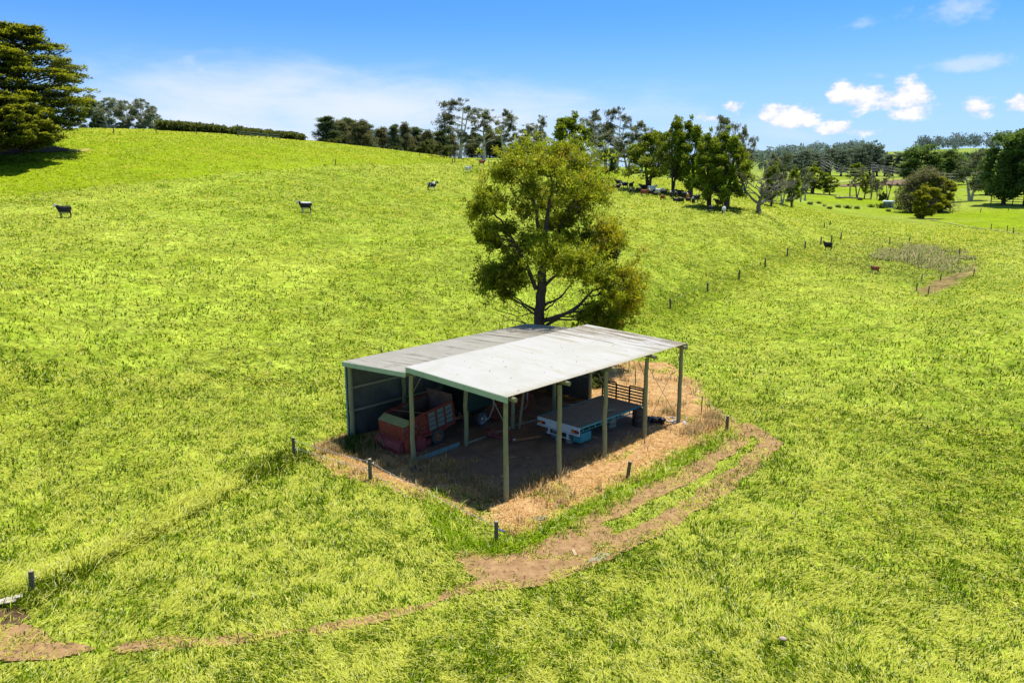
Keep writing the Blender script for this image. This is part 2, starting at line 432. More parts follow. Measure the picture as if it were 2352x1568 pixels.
def zones(x, y):
    """macro ground colour and the amount of laid-over grass at x, y"""
    d = np.hypot(x, y)
    big = fbm(x * .035 + 4, y * .035, 21, 4); mid_ = fbm(x * .16, y * .16, 31, 4); sm = fbm(x * .55, y * .55, 41, 3)
    lodge = sstep(.36, .66, .25 * big + .35 * mid_ + .40 * sm)
    lodge = .3 + .4 * lodge
    # smoother, more even sward above the brow line on the left
    ci = dist_line(x, y, CREST); cx = np.array([c[0] for c in CREST]); cy = np.array([c[1] for c in CREST])
    above = (np.interp(x, cx, cy) < y) & (x < cx.max())
    smooth = np.where(above, sstep(-.2, 1.2, ci + (sm - .5) * 2), 0)
    right = sstep(150, 185, d) * (x > 20)
    smooth = np.maximum(smooth, right)
    lodge = lodge * (1 - .95 * smooth)
    lodge = lodge * (1 - .6 * np.exp(-(dist_line(x, y, RIGHTLINE) / 2.2) ** 2)) * (1 - .85 * np.exp(-(dist_line(x, y, FENCEGRASS) / 1.1) ** 2))
    lodge = np.maximum(lodge, .95 * np.exp(-(dist_line(x, y, LAIDSTRIP) / .7) ** 2))
    pond = sstep(-6, 4, dist_poly(x, y, POND)); lodge = lodge * (1 - .8 * pond)
    c = np.empty((len(x), 3))
    dark = np.array([.09, .165, .004]); mid = np.array([.25, .36, .002]); pale = np.array([.56, .62, .13]); yel = np.array([.285, .39, .003])
    m = sstep(.25, .6, .35 * mid_ + .65 * sm)[:, None]
    c[:] = (dark * .35 + mid * .6) * (1 - m) + mid * m
    hue = sstep(.42, .66, big)[:, None]; c = c * (1 - hue * .16 * np.array([-.35, .4, 0]))
    c += (pale - c) * (lodge * .5)[:, None]
    c += (yel - c) * (smooth * (.55 + .35 * big))[:, None]
    c *= (1 - .35 * np.exp(-(dist_line(x, y, RIGHTLINE) / 2.0) ** 2))[:, None]
    c *= (1 - .25 * np.exp(-(dist_line(x, y, FENCEGRASS) / .8) ** 2))[:, None]
    c *= (1 - .5 * np.exp(-(dist_line(x, y, DITCH) / 1.6) ** 2) * sstep(.35, .6, sm + .1))[:, None]
    c += (np.array([.16, .20, .03]) - c) * (pond * .6)[:, None]
    f = sstep(-3, 3, dist_poly(x, y, FIELDPALE))[:, None]; c += (np.array([.34, .40, .05]) - c) * f * .75
    b = sstep(-.5, .8, dist_poly(x, y, BROWNPATCH) + (sm - .5) * 2)[:, None]; c += (np.array([.33, .20, .09]) - c) * b * .8
    rt_ = (sstep(160, 210, d) * (x > 30) * sstep(.35, .6, big))[:, None]; c += (np.array([.36, .42, .06]) - c) * rt_ * .7
    far = sstep(420, 900, d)[:, None]
    c += (np.array([.25, .34, .07]) - c) * far * .55
    return c, lodge, smooth

def build_ground():
    azs = np.concatenate([np.linspace(-PI, -.95, 60, endpoint=False), np.linspace(-.95, .95, 560), np.linspace(.95, PI, 60)[1:]])[:-1]
    ds = np.concatenate([[1.5, 4, 7, 10], np.geomspace(12, 420, 330), np.geomspace(430, 9000, 90)])
    A, D = np.meshgrid(azs, ds); x = (D * np.sin(A)).ravel(); y = (D * np.cos(A)).ravel()
    z = ground(x, y)
    na, nd = len(azs), len(ds)
    idx = np.arange(na * nd).reshape(nd, na); nx = np.roll(idx, -1, 1)
    f = np.stack([idx[:-1], idx[1:], nx[1:], nx[:-1]], -1).reshape(-1, 4)
    v = np.vstack([np.stack([x, y, z], 1), [[0, 0, 0]]]); c0 = len(v) - 1
    tri = np.stack([np.full(na, c0), idx[0], nx[0]], 1)
    c, lo, smo = zones(v[:, 0], v[:, 1])
    me = mesh_np('ground', v, [f, tri], c, True, {'lodge': lo, 'even': smo})
    m, t, b = new_mat('pasture'); P = coords(t, 'Object')
    a = t.node('ShaderNodeAttribute', attribute_name='col').outputs['Color']; lg = t.node('ShaderNodeAttribute', attribute_name='lodge').outputs['Fac']; ev = t.node('ShaderNodeAttribute', attribute_name='even').outputs['Fac']
    n1 = t.noise(P, 1.3, 6, .68, .4); n2 = t.noise(P, 5.5, 5, .7, .6); n3 = t.noise(P, .25, 4, .6); n4 = t.noise(P, .045, 5, .6)
    s1 = t.math('ADD', t.math('MULTIPLY', n1, .6), t.math('MULTIPLY', n2, .4))
    k = t.maprange(s1, .33, .66, .36, 1.55)
    k = t.math('MULTIPLY', k, t.math('MULTIPLY', t.maprange(n3, .3, .7, .82, 1.18), t.maprange(n4, .3, .7, .84, 1.14)))
    kk = t.math('ADD', t.math('MULTIPLY', t.math('SUBTRACT', k, 1), t.math('SUBTRACT', 1, t.math('MULTIPLY', ev, .3))), 1)
    vm = t.node('ShaderNodeVectorMath', operation='SCALE'); t.link(a, vm.inputs[0]); t.link(kk, vm.inputs['Scale'])
    pale = t.math('MULTIPLY', t.maprange(s1, .54, .66), t.math('ADD', t.math('MULTIPLY', lg, .75), .05))
    cc = t.mix(pale, vm.outputs[0], (.70, .72, .17)); t.link(cc, b.inputs['Base Color'])
    b.inputs['Roughness'].default_value = .9; b.inputs['Specular IOR Level'].default_value = .1
    bp = t.node('ShaderNodeBump'); bp.inputs['Strength'].default_value = .7; bp.inputs['Distance'].default_value = .25
    t.link(s1, bp.inputs['Height']); t.link(bp.outputs[0], b.inputs['Normal'])
    return tag(link('ground', me, m), kind='structure')
build_ground()

LITTER = [hit(*p)[:2] for p in [(-140, 360), (0, 357), (110, 352), (175, 346), (130, 338), (0, 342), (-140, 345)]]
CYDRY = [hit(*p)[:2] for p in [(150, 352), (205, 348), (222, 344), (195, 341), (160, 343)]]
def sheet(name, polys, res, off, mat, wob=.35, seed=3, lines=(), holes=()):
    """a thin sheet draped on the ground inside the outlines, ragged at the edge"""
    pts = np.array([p for pl in polys for p in pl] + [p for l, w in lines for p in l])
    x0, y0 = pts.min(0) - 1.5; x1, y1 = pts.max(0) + 1.5
    X, Y = np.meshgrid(np.arange(x0, x1, res), np.arange(y0, y1, res)); sh = X.shape; x = X.ravel(); y = Y.ravel()
    dd = np.full(x.shape, -1e3)
    for pl in polys: dd = np.maximum(dd, dist_poly(x, y, pl))
    for l, w in lines: dd = np.maximum(dd, w - dist_line(x, y, l))
    for l, w in holes: dd = np.minimum(dd, dist_line(x, y, l) - w)
    dd += (fbm(x / (wob * 3), y / (wob * 3), seed, 3) - .5) * 2 * wob
    keep = (dd > 0).reshape(sh); cell = keep[:-1, :-1] & keep[1:, :-1] & keep[1:, 1:] & keep[:-1, 1:]
    ids = np.arange(x.size).reshape(sh)
    f = np.stack([ids[:-1, :-1], ids[:-1, 1:], ids[1:, 1:], ids[1:, :-1]], -1)[cell]
    u, inv = np.unique(f, return_inverse=True); inv = inv.reshape(f.shape)
    z = ground(x[u], y[u]) + off + (fbm(x[u] * 2.2, y[u] * 2.2, seed + 5, 3) - .5) * .03
    me = mesh_np(name, np.stack([x[u], y[u], z], 1), [inv], None, True)
    return tag(link(name, me, mat), kind='structure')
DIRT = weathered('dirt', (.29, .16, .07), (.51, .32, .15), 2.6, .95, c3=(.15, .09, .045), c3amt=.56, bump=1., spec=.1)
YARD = weathered('dry_earth', (.42, .22, .085), (.72, .48, .22), 2.2, .95, c3=(.30, .15, .06), c3amt=.56, bump=.8, spec=.1)
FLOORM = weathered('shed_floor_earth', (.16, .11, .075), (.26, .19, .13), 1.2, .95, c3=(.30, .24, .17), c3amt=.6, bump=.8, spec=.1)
sheet('bare_ground', [DRY], .14, .03, YARD, .4, 3, [(DRY + DRY[:1], .35)])
sheet('dirt_track', [TRACK, LDIRT], .09, .05, DIRT, .3, 8, [(THIN, .30), (TRACK + TRACK[:1], .35), (RUTA, .62), (RUTB, .55)])
sheet('eroded_bank', [LPIT], .1, .04, weathered('pit_earth', (.06, .035, .022), (.22, .13, .07), 1.6, .95, bump=.9, spec=.1), .3, 18)
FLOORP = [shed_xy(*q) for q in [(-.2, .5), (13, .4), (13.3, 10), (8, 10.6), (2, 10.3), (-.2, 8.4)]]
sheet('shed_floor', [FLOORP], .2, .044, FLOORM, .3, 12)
sheet('tree_litter', [LITTER], .3, .10, weathered('tree_litter', (.10, .06, .035), (.2, .13, .07), .8, .95, bump=.5, spec=.1), 1.2, 31)
sheet('dry_patch', [CYDRY], .3, .07, weathered('dry_patch', (.40, .40, .08), (.56, .44, .14), .5, .95, bump=.3, spec=.1), 1.8, 32)
FARDIRT = weathered('ploughed_soil', (.20, .125, .07), (.27, .175, .10), .05, .95, bump=0)
# ------------------------------------------------------------------ grass
def blades(name, x, y, h, wd, lean, dirn, cbase, ctip, mat, flat=None, zoff=0., seg=2):
    """one mesh of curved grass blades: two quads and a tip each"""
    n = len(x); z = ground(x, y) + zoff
    dx, dy = np.cos(dirn), np.sin(dirn)
    # across the blade, horizontally, at a random twist
    tw = dirn + PI / 2 + rng.normal(0, .5, n); ax, ay = np.cos(tw) * wd / 2, np.sin(tw) * wd / 2
    out_v = []; cs = []
    for s, wf in ((0, 1.0), (.45, .95), (.8, .6), (1.0, 0)):
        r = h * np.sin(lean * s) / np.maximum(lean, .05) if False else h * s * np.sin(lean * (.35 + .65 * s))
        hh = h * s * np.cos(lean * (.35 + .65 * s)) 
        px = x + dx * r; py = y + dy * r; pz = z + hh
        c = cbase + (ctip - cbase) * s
        if wf > 0:
            out_v.append(np.stack([px - ax * wf, py - ay * wf, pz], 1)); out_v.append(np.stack([px + ax * wf, py + ay * wf, pz], 1)); cs += [c, c]
        else: out_v.append(np.stack([px, py, pz], 1)); cs.append(c)
    V = np.stack(out_v, 1).reshape(-1, 3); C = np.stack(cs, 1).reshape(-1, 3)
    b = np.arange(n) * 7
    q1 = np.stack([b, b + 1, b + 3, b + 2], 1); q2 = np.stack([b + 2, b + 3, b + 5, b + 4], 1); t3 = np.stack([b + 4, b + 5, b + 6], 1)
    me = mesh_np(name, V, [np.concatenate([q1, q2]), t3], C)
    return tag(link(name, me, mat), kind='stuff')

def sample_sector(n, d0, d1, amax, power):
    u = rng.random(n)
    if abs(power - 1) < 1e-6: d = d0 * (d1 / d0) ** u
    else: e = 2 - power; d = (d0 ** e + u * (d1 ** e - d0 ** e)) ** (1 / e)
    a = rng.uniform(-amax, amax, n); return d * np.sin(a), d * np.cos(a), d

FOOT = [shed_xy(*q) for q in [(-.3, -.2), (13.6, -.2), (13.6, 11), (-.3, 11)]]
def grass_field(n, d0, d1, power, hs, ws, name):
    # tuft centres first, then blades around them
    nt = n // 9; x, y, d = sample_sector(nt, d0, d1, .74, power)
    tuft_dark = rng.random(nt); tuft_dir = rng.uniform(0, 2 * PI, nt); tuft_h = rng.lognormal(0, .28, nt)
    rep = lambda a: np.repeat(a, 9)
    spread = (.16 + .006 * d)
    x = rep(x) + rng.normal(0, 1, nt * 9) * rep(spread); y = rep(y) + rng.normal(0, 1, nt * 9) * rep(spread); d = np.hypot(x, y)
    td, tdir, th = rep(tuft_dark), rep(tuft_dir), rep(tuft_h)
    dry = dist_poly(x, y, DRY) + (fbm(x * 1.1, y * 1.1, 77, 4) - .5) * 2.0 - .1
    trk = np.maximum(np.maximum(np.maximum(dist_poly(x, y, TRACK) + .15, np.maximum(.36 - dist_line(x, y, RUTA), .30 - dist_line(x, y, RUTB))), dist_poly(x, y, LDIRT)), .14 - dist_line(x, y, THIN)) + (fbm(x * 2.2, y * 2.2, 78, 4) - .5) * 1.1
    trk = np.maximum(trk, dist_poly(x, y, LPIT))
    midl = dist_line(x, y, MID)
    midg = midl < .55; trk = np.where(midg & (fbm(x * .9, y * .9, 79, 3) > .30), -1, trk)
    inshed = in_poly(x, y, FOOT)
    islet = fbm(x * 1.1 + 50, y * 1.1, 85, 3) > .60 - .1 * (to_tw(x, y)[0] > 3)
    brown = (dist_poly(x, y, BROWNPATCH) > 0) | (dist_poly(x, y, LITTER) > .3)
    rt = np.repeat(rng.random(nt), 9)
    pt_ = sstep(.45, -.35, trk + (rt - .5) * .5); pd_ = sstep(.7, -.35, dry + (rt - .5) * .6)
    clumpy = (fbm(x * .5 + 9, y * .5, 88, 3) > .60) & (dry < 2.4)
    keep = (rt < pt_ + islet * (trk < 1.3) * .8) & ((rng.random(n if False else len(x)) < pd_) | clumpy) & ~inshed & ~brown
    x, y, d, td, tdir, th = [a[keep] for a in (x, y, d, td, tdir, th)]
    n = len(x); c, lodge, even = zones(x, y)
    clump = fbm(x * 3.6, y * 3.6, 101, 3); clump2 = fbm(x * 1.3 + 31, y * 1.3, 102, 3)
    score = .55 * clump + .45 * clump2 + (td - .5) * .34
    lodn = np.clip((score - .47 + (lodge - .42) * .07) * 9 + .33, .02, .93)
    fgd = dist_line(x, y, FENCEGRASS); lodn = np.where(fgd < .7, lodn * .25, lodn); lodn = np.where(dist_line(x, y, STRIP) < .6, lodn * .3, lodn); lodn = np.where(dist_line(x, y, LAIDSTRIP) < .8, .92, lodn)
    lod = rng.random(n) < lodn
    flow = fbm(x * .06, y * .06, 91, 3) * 12 + fbm(x * .5, y * .5, 92, 2) * 3
    dirn = np.where(lod, flow + (td - .5) * 2.2 + rng.normal(0, .45, n), tdir + rng.normal(0, 1.0, n))
    lean = np.where(lod, rng.uniform(.95, 1.5, n), np.abs(rng.normal(.75, .35, n)) + .35 * sstep(40, 90, d))
    strip = dist_line(x, y, STRIP) < .6; fg = fgd < .8; mg = dist_line(x, y, MID) < .8
    pond = dist_poly(x, y, POND) > -2
    h = hs(d) * th * np.where(lod, 1.25, 1) * np.where(strip, 1.9, 1) * np.where(fg, 2.1, 1) * (1 - .35 * even) * np.where(mg, .7, 1)
    w = ws(d) * rng.uniform(.7, 1.3, n)
    dark = np.array([.068, .14, .001]); mid = np.array([.265, .39, .002]); pale = np.array([.84, .84, .15]); bright = np.array([.27, .44, .008])
    k = np.clip(td * 1.25 + (score - .5) * 2.4 + .02, 0, 1)[:, None]; k2 = rng.random(n)[:, None]
    up = dark * (1 - k) + mid * k
    up = up * (.75 + .5 * k2); up = up + (mid * (.8 + .4 * k2) - up) * (sstep(45, 110, d) * .6)[:, None]; up = np.where((strip)[:, None], up * .35 + bright * .62, up); up = np.where(fg[:, None], up * .58, up)
    yy = np.array([.29, .40, .003]); up = up + (yy * (.7 + .6 * k2) - up) * (even * .75)[:, None]
    up = np.where(pond[:, None], up * .4 + np.array([.17, .17, .03]) * .7, up)
    tip = np.where(lod[:, None], np.minimum(pale * (.55 + .6 * k2), .92), up * 1.3)
    gl = (rng.random(n) < .08 * (1 - .8 * even))[:, None]; tip = np.where(gl, np.array([.95, .94, .45]), tip)  # scattered tips coloured very pale as painted glints
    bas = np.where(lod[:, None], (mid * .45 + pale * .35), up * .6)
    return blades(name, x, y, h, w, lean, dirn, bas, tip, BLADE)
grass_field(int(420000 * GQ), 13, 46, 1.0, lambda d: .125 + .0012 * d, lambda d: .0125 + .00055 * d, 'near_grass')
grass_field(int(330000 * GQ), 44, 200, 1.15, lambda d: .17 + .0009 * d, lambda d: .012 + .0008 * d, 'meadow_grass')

def straw():
    n = int(42000 * GQ); xs = np.array(DRY); x = rng.uniform(xs[:, 0].min() - 1, xs[:, 0].max() + 1, n * 4); y = rng.uniform(xs[:, 1].min() - 1, xs[:, 1].max() + 1, n * 4)
    t, w = to_tw(x, y)
    dd = dist_poly(x, y, DRY) + (fbm(x * 1.5, y * 1.5, 61, 3) - .5) * 1.6 + .3
    deep = (t > .6) & (w > .55) & (t < 13.3) & (w < 10.7)
    front = (w < 6.3) & (t < 2.6) & (t > -.5) & (w > -.1)
    cl = fbm(x * .9, y * .9, 63, 3); cb = fbm(x * .45 + 3, y * .45, 66, 3)
    keep = (dd > 0) & (~deep | (front & (cl > .50))) & (cl > .3) & (rng.random(len(x)) < np.where((t > 14) & (w > 1.5), .45, 1) * sstep(.20, .38, cb)) 
    x, y, cl, t, w, deep = [a[keep][:n] for a in (x, y, cl, t, w, deep)]; n = len(x)
    k = rng.random(n)[:, None]
    c = np.array([.74, .49, .19]) * (1 - k) + np.array([.60, .32, .085]) * k
    pale = rng.random(n) < .22; c = np.where(pale[:, None], np.array([.84, .66, .36]), c)
    h = rng.lognormal(0, .35, n) * np.where(cl > .64, .30, .16)
    lean = np.where(cl > .64, np.abs(rng.normal(.5, .35, n)), rng.uniform(.8, 1.5, n))
    blades('dry_grass', x, y, h, rng.uniform(.010, .026, n), lean, rng.uniform(0, 2 * PI, n), c * .7, c * 1.1, STRAW, zoff=.02)
straw()
def weeds():
    """tall seeding weeds and thistles along the shadow edge under the roof"""
    X = []; Y = []
    for (t, w), k in [((.0, 5.7), 260), ((-.9, 8.2), 330), ((-1.5, 10.0), 420), ((-.3, 9.2), 300), ((.3, 2.7), 120), ((.6, 3.6), 110), ((.2, 1.6), 110), ((-.2, .55), 120), ((.5, .8), 80), ((2.4, .4), 140), ((3.3, .2), 110), ((5.2, .35), 120), ((6.2, .3), 110), ((7.0, .25), 90), ((-.6, 4.2), 150), ((-1.2, 6.6), 180), ((14.2, -1.6), 300), ((15.5, -.9), 260), ((12.2, -1.4), 200), ((14.3, 1.2), 220)]:
        x, y = shed_xy(t, w); X.append(x + rng.normal(0, .33, k)); Y.append(y + rng.normal(0, .33, k))
    x = np.concatenate(X); y = np.concatenate(Y); n = len(x); k = rng.random(n)[:, None]
    c = np.array([.55, .40, .18]) * k + np.array([.38, .25, .09]) * (1 - k)
    blades('dry_weeds', x, y, rng.uniform(.2, .62, n), rng.uniform(.010, .02, n), np.abs(rng.normal(.5, .35, n)), rng.uniform(0, 2 * PI, n), c * .6, c * 1.1, STRAW, zoff=.03)
weeds()
def shade_grass():
    """dark green grass growing in the shade by the closed wall"""
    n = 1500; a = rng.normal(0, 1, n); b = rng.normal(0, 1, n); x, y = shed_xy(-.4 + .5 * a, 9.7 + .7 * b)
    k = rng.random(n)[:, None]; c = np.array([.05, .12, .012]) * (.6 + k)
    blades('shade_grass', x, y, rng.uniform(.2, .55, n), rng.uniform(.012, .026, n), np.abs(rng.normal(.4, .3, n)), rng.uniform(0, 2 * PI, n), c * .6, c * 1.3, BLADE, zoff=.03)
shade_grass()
def reeds():
    P = np.array(poly_xy([(2010,598),(2060,568),(2150,566),(2200,585),(2208,615),(2195,640),(2150,628),(2080,612)])); n = 7000
    x = rng.uniform(P[:, 0].min(), P[:, 0].max(), n * 3); y = rng.uniform(P[:, 1].min(), P[:, 1].max(), n * 3)
    k = dist_poly(x, y, [tuple(p) for p in P]) + (vnoise(x * .3, y * .3, 5) - .5) * 4 > 0; x, y = x[k][:n], y[k][:n]; n = len(x)
    k = rng.random(n)[:, None]; c = np.array([.20, .29, .02]) * k + np.array([.34, .30, .07]) * (1 - k)
    tip = np.where(rng.random(n)[:, None] < .3, np.array([.60, .46, .28]), c * 1.1); ed = np.clip(dist_poly(x, y, [tuple(p) for p in P]) / 5, .35, 1)
    blades('reeds', x, y, rng.uniform(.8, 1.7, n) * ed, rng.uniform(.05, .10, n), np.abs(rng.normal(.6, .25, n)), rng.normal(.3, .8, n), c * .8, tip, STRAW)
reeds()
# ------------------------------------------------------------------ farm shed (local x along the long side, y across it)
POLE = weathered('treated_pole', (.20, .21, .10), (.32, .31, .17), 3, .85, c3=(.13, .11, .06), c3amt=.6, stretch=(6, 6, 1), bump=.5)
TIMBER = weathered('weathered_timber', (.24, .24, .17), (.36, .35, .27), 4, .85, c3=(.15, .13, .09), stretch=(1, 5, 5), bump=.4)
TEALWOOD = weathered('blue_green_timber', (.10, .21, .20), (.20, .31, .28), 5, .8, c3=(.08, .12, .12))
FASCIA = weathered('pale_green_fascia', (.34, .46, .31), (.44, .55, .39), 2.5, .6, c3=(.24, .30, .18), c3amt=.68, bump=.05)
GALV = weathered('galvanised_wall', (.07, .08, .075), (.13, .14, .13), 1.5, .5, .3, c3=(.16, .15, .13), c3amt=.62, bump=.05, spec=.5)
BLUETRIM = weathered('blue_steel_trim', (.10, .24, .30), (.17, .33, .38), 3, .5, c3=(.2, .22, .2), bump=.03)
STEEL = weathered('dull_steel', (.20, .19, .17), (.30, .28, .25), 8, .5, .6)
def roof_mat(name, hi, lo, dirt, amt, rust):  # rust: strength of the far end staining and painted shade
    m, t, b = new_mat(name); c = coords(t); sep = t.node('ShaderNodeSeparateXYZ'); t.link(c, sep.inputs[0])
    n1 = t.noise(c, .55, 5, .6, .4); st = coords(t, 'Object', (3.2, .22, 1)); n2 = t.noise(st, 1.2, 5, .65, .2)
    cc = t.ramp(n1, [(.32, lo), (.62, hi)])
    cc = t.mix(t.math('MULTIPLY', t.maprange(t.math('ADD', t.math('MULTIPLY', n1, .45), t.math('MULTIPLY', n2, .55)), .5, .64), amt), cc, dirt)
    # far end under the tree: brown staining, plus the tree's shade painted on roof_left
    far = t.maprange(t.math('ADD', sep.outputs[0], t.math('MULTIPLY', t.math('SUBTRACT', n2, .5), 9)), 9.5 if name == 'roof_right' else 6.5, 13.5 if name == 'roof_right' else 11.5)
    cc = t.mix(t.math('MULTIPLY', far, t.math('MULTIPLY', t.maprange(n2, .4, .6), rust)), cc, (.22, .15, .07) if name == 'roof_right' else (.17, .145, .10))  # rust scales the brown staining and, on roof_left, the painted tree shade
    if name == 'roof_right':
        ed = t.maprange(t.math('ADD', sep.outputs[1], t.math('MULTIPLY', n1, .8)), .75, -.15)
        cc = t.mix(t.math('MULTIPLY', ed, .75), cc, (.42, .35, .14))
    sp = t.noise(c, 5.5, 2, .4); cc = t.mix(t.maprange(sp, .735, .75), cc, (.10, .09, .05))
    t.link(cc, b.inputs['Base Color']); b.inputs['Roughness'].default_value = .42; b.inputs['Metallic'].default_value = .0; b.inputs['Specular IOR Level'].default_value = .5
    return m
ROOFR = roof_mat('roof_right', (.70, .67, .62), (.62, .60, .50), (.54, .51, .32), .55, .95)
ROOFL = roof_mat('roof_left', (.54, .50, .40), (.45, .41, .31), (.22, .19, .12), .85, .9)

BAY, W1, W2 = 3.38, 5.95, 4.9; LEN = BAY * 4; WW = W1 + W2
gsh = lambda t, w: gz(*shed_xy(t, w)) - SHZ
SHZ = gz(*shed_xy(0, 0))
shed = empty('farm_shed', (*shed_xy(0, 0), SHZ), PI / 2 - STH, 'open sided pole shed with a pale corrugated iron roof in the fenced dry patch', 'shed')
def corr(name, a0, a1, b0, b1, za0, zb0, mat, amp=.011, pitch=.095, skew=0., thick=.004):
    """corrugated sheet, waves running from edge b0 to edge b1"""
    n = int((a1 - a0) / pitch * 6); xs = np.linspace(a0, a1, n + 1); wv = np.sin(xs / pitch * 2 * PI) * amp
    V = []
    for k, s in enumerate(np.linspace(0, 1, 5)):
        y = b0 + (b1 - b0) * s + skew * s * (xs - a0) / (a1 - a0)
        V.append(np.stack([xs, y, za0 + (zb0 - za0) * s + wv], 1))
    V = np.concatenate(V); i = np.arange(n); F = []
    for k in range(4): F.append(np.stack([k * (n + 1) + i, k * (n + 1) + i + 1, (k + 1) * (n + 1) + i + 1, (k + 1) * (n + 1) + i], 1))
    return link(name, mesh_np(name, V, F, None, True), mat, shed)
ZR, ZM, ZL, ZML = 4.56, 4.72, 4.14, 4.46
o = corr('roof_panel', -.12, LEN + .06, -.24, W1 + .12, ZR, ZM, ROOFR, skew=.28); tag(o, 'bright white roof sheet on the open side')
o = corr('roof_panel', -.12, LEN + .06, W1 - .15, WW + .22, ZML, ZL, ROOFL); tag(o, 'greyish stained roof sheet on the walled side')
# closing strip under the step, fascias
m = MB(); m.bar((-.1, W1 + .13, ZM - .16), (LEN + .04, W1 + .40, ZM - .16), .03, .2); m.build('step_flashing', FASCIA, shed)
m = MB(); m.bar((-.14, -.26, ZR - .14), (-.14, W1 + .14, ZM - .135), .028, .24); m.build('fascia', FASCIA, shed)
m = MB(); m.bar((-.145, W1 + .16, ZML - .135), (-.145, WW + .24, ZL - .13), .028, .22); m.build('fascia', FASCIA, shed)
m = MB(); m.bar((LEN + .08, -.26, ZR - .12), (LEN + .08, W1 + .3, ZM - .12), .028, .2); m.build('fascia', FASCIA, shed)
m = MB(); m.bar((LEN + .085, W1 + .3, ZML - .12), (LEN + .085, WW + .24, ZL - .12), .028, .2); m.build('fascia', FASCIA, shed)
def pole(t, w, top, r=.105, lean=0):
    m = MB(); g = gsh(t, w) - .15; pts = []; rad = []
    for k in range(7):
        s = k / 6; pts.append((t + rng.normal(0, .012), w + rng.normal(0, .012), g + (top - g) * s)); rad.append(r * (1.1 - .16 * s))
    m.tube(pts, rad, 12); return m.build('post', POLE, shed)
for k in range(5):
    pole(k * BAY + (0 if k < 4 else -.1), -.02, ZR - .24)
    pole(k * BAY + (.03 if k < 4 else -.1), W1, ZML - .12)
    pole(k * BAY + (.06 if k < 4 else -.1), WW - .1, ZL - .14, .12)
for k in range(5):                                   # round pole rafters, ends showing past the posts
    t = k * BAY + (.17 if k < 4 else -.27)
    m = MB(); m.tube([(t, -.42, ZR - .16), (t, W1 + .1, ZM - .16)], [.1, .085], 12); m.build('rafter', POLE, shed)
    m = MB(); m.tube([(t, W1 - .12, ZML - .15), (t, WW + .1, ZL - .13)], [.085, .08], 10); m.build('rafter', POLE, shed)
for w in (.6, 2.3, 4.0, 5.5):
    z = ZR + (ZM - ZR) * (w + .24) / (W1 + .36) - .05
    m = MB(); m.bar((-.08, w, z), (LEN, w, z), .05, .07); m.build('purlin', TIMBER, shed)
for w in (W1 + 1, W1 + 2.6, W1 + 4.2):
    z = ZML + (ZL - ZML) * (w - W1 + .15) / (W2 + .37) - .045
    m = MB(); m.bar((-.08, w, z), (LEN, w, z), .05, .07); m.build('purlin', TIMBER, shed)
def wall(name, axis, a0, a1, fixed, z0, z1, mat):
    n = int((a1 - a0) / .095 * 6); xs = np.linspace(a0, a1, n + 1); wv = fixed + np.sin(xs / .095 * 2 * PI) * .011
    V = []
    for z in (z0, (z0 + z1) / 2, z1):
        zz = np.full(n + 1, z); V.append(np.stack([xs, wv, zz] if axis == 'x' else [wv, xs, zz], 1))
    V = np.concatenate(V); i = np.arange(n); F = [np.stack([k * (n + 1) + i, k * (n + 1) + i + 1, (k + 1) * (n + 1) + i + 1, (k + 1) * (n + 1) + i], 1) for k in (0, 1)]
    return link(name, mesh_np(name, V, F, None, True), mat, shed)
wall('side_wall', 'x', -.03, LEN, WW + .09, .0, ZL - .1, GALV)
wall('back_wall', 'y', W1 + .05, WW + .09, LEN + .04, .12, ZML - .3, GALV)
m = MB(); m.box((-.06, WW + .09, ZL / 2 - .06), (.05, .09, ZL - .06)); m.build('corner_flashing', BLUETRIM, shed)
for z in (1.55, 2.75):
    m = MB(); m.bar((.0, WW + .03, z), (LEN - .05, WW + .03, z), .05, .11); m.build('wall_girt', TIMBER, shed)
m = MB(); m.bar((LEN - .02, W1 + .15, 1.6), (LEN - .02, WW, 1.6), .05, .1); m.build('wall_girt', TIMBER, shed)
# wire cross braces and a leaning pole brace
for a, b in (((3 * BAY, .06, 4.1), (4 * BAY - .1, .06, .45)), ((3 * BAY, .0, .45), (4 * BAY - .1, .0, 4.1))):
    m = MB(); m.tube([a, b], .011, 6); m.build('brace_rod', STEEL, shed)
for a, b in (((2 * BAY, .05, 3.5), (2 * BAY - .55, .05, 4.3)), ((3 * BAY - .05, .05, 3.4), (3 * BAY - .7, .05, 4.35)), ((4 * BAY - .1, .05, 3.5), (4 * BAY - .6, .05, 4.35)), ((.05, W1 - .08, 3.5), (.05, W1 - .75, 4.4)), ((.0, .08, 3.4), (.0, .75, 4.3))):
    m = MB(); m.tube([a, b], .016, 6); m.build('knee_brace', STEEL, shed)
m = MB(); m.tube([(2 * BAY + .25, W1 - .25, gsh(6.9, 5.6)), (2 * BAY + .9, W1 - .35, 4.5)], [.075, .06], 9); m.build('leaning_brace', POLE, shed)
# low kick boards along the middle posts
m = MB(); m.bar((.25, W1 + .1, .14), (BAY * .93, W1 + .2, .16), .06, .26, bev=.01); tag(m.build('kick_board', TEALWOOD, shed), 'blue green low board at the front bay')
m = MB(); m.bar((BAY + .1, W1 + .06, .14), (2 * BAY - .1, W1 + .02, .2), .045, .12); m.build('kick_board', TIMBER, shed)
m = MB(); m.bar((2 * BAY + .2, W1 + .3, .1), (2 * BAY + 1.9, W1 - .1, .22), .05, .1); m.build('kick_board', TIMBER, shed)

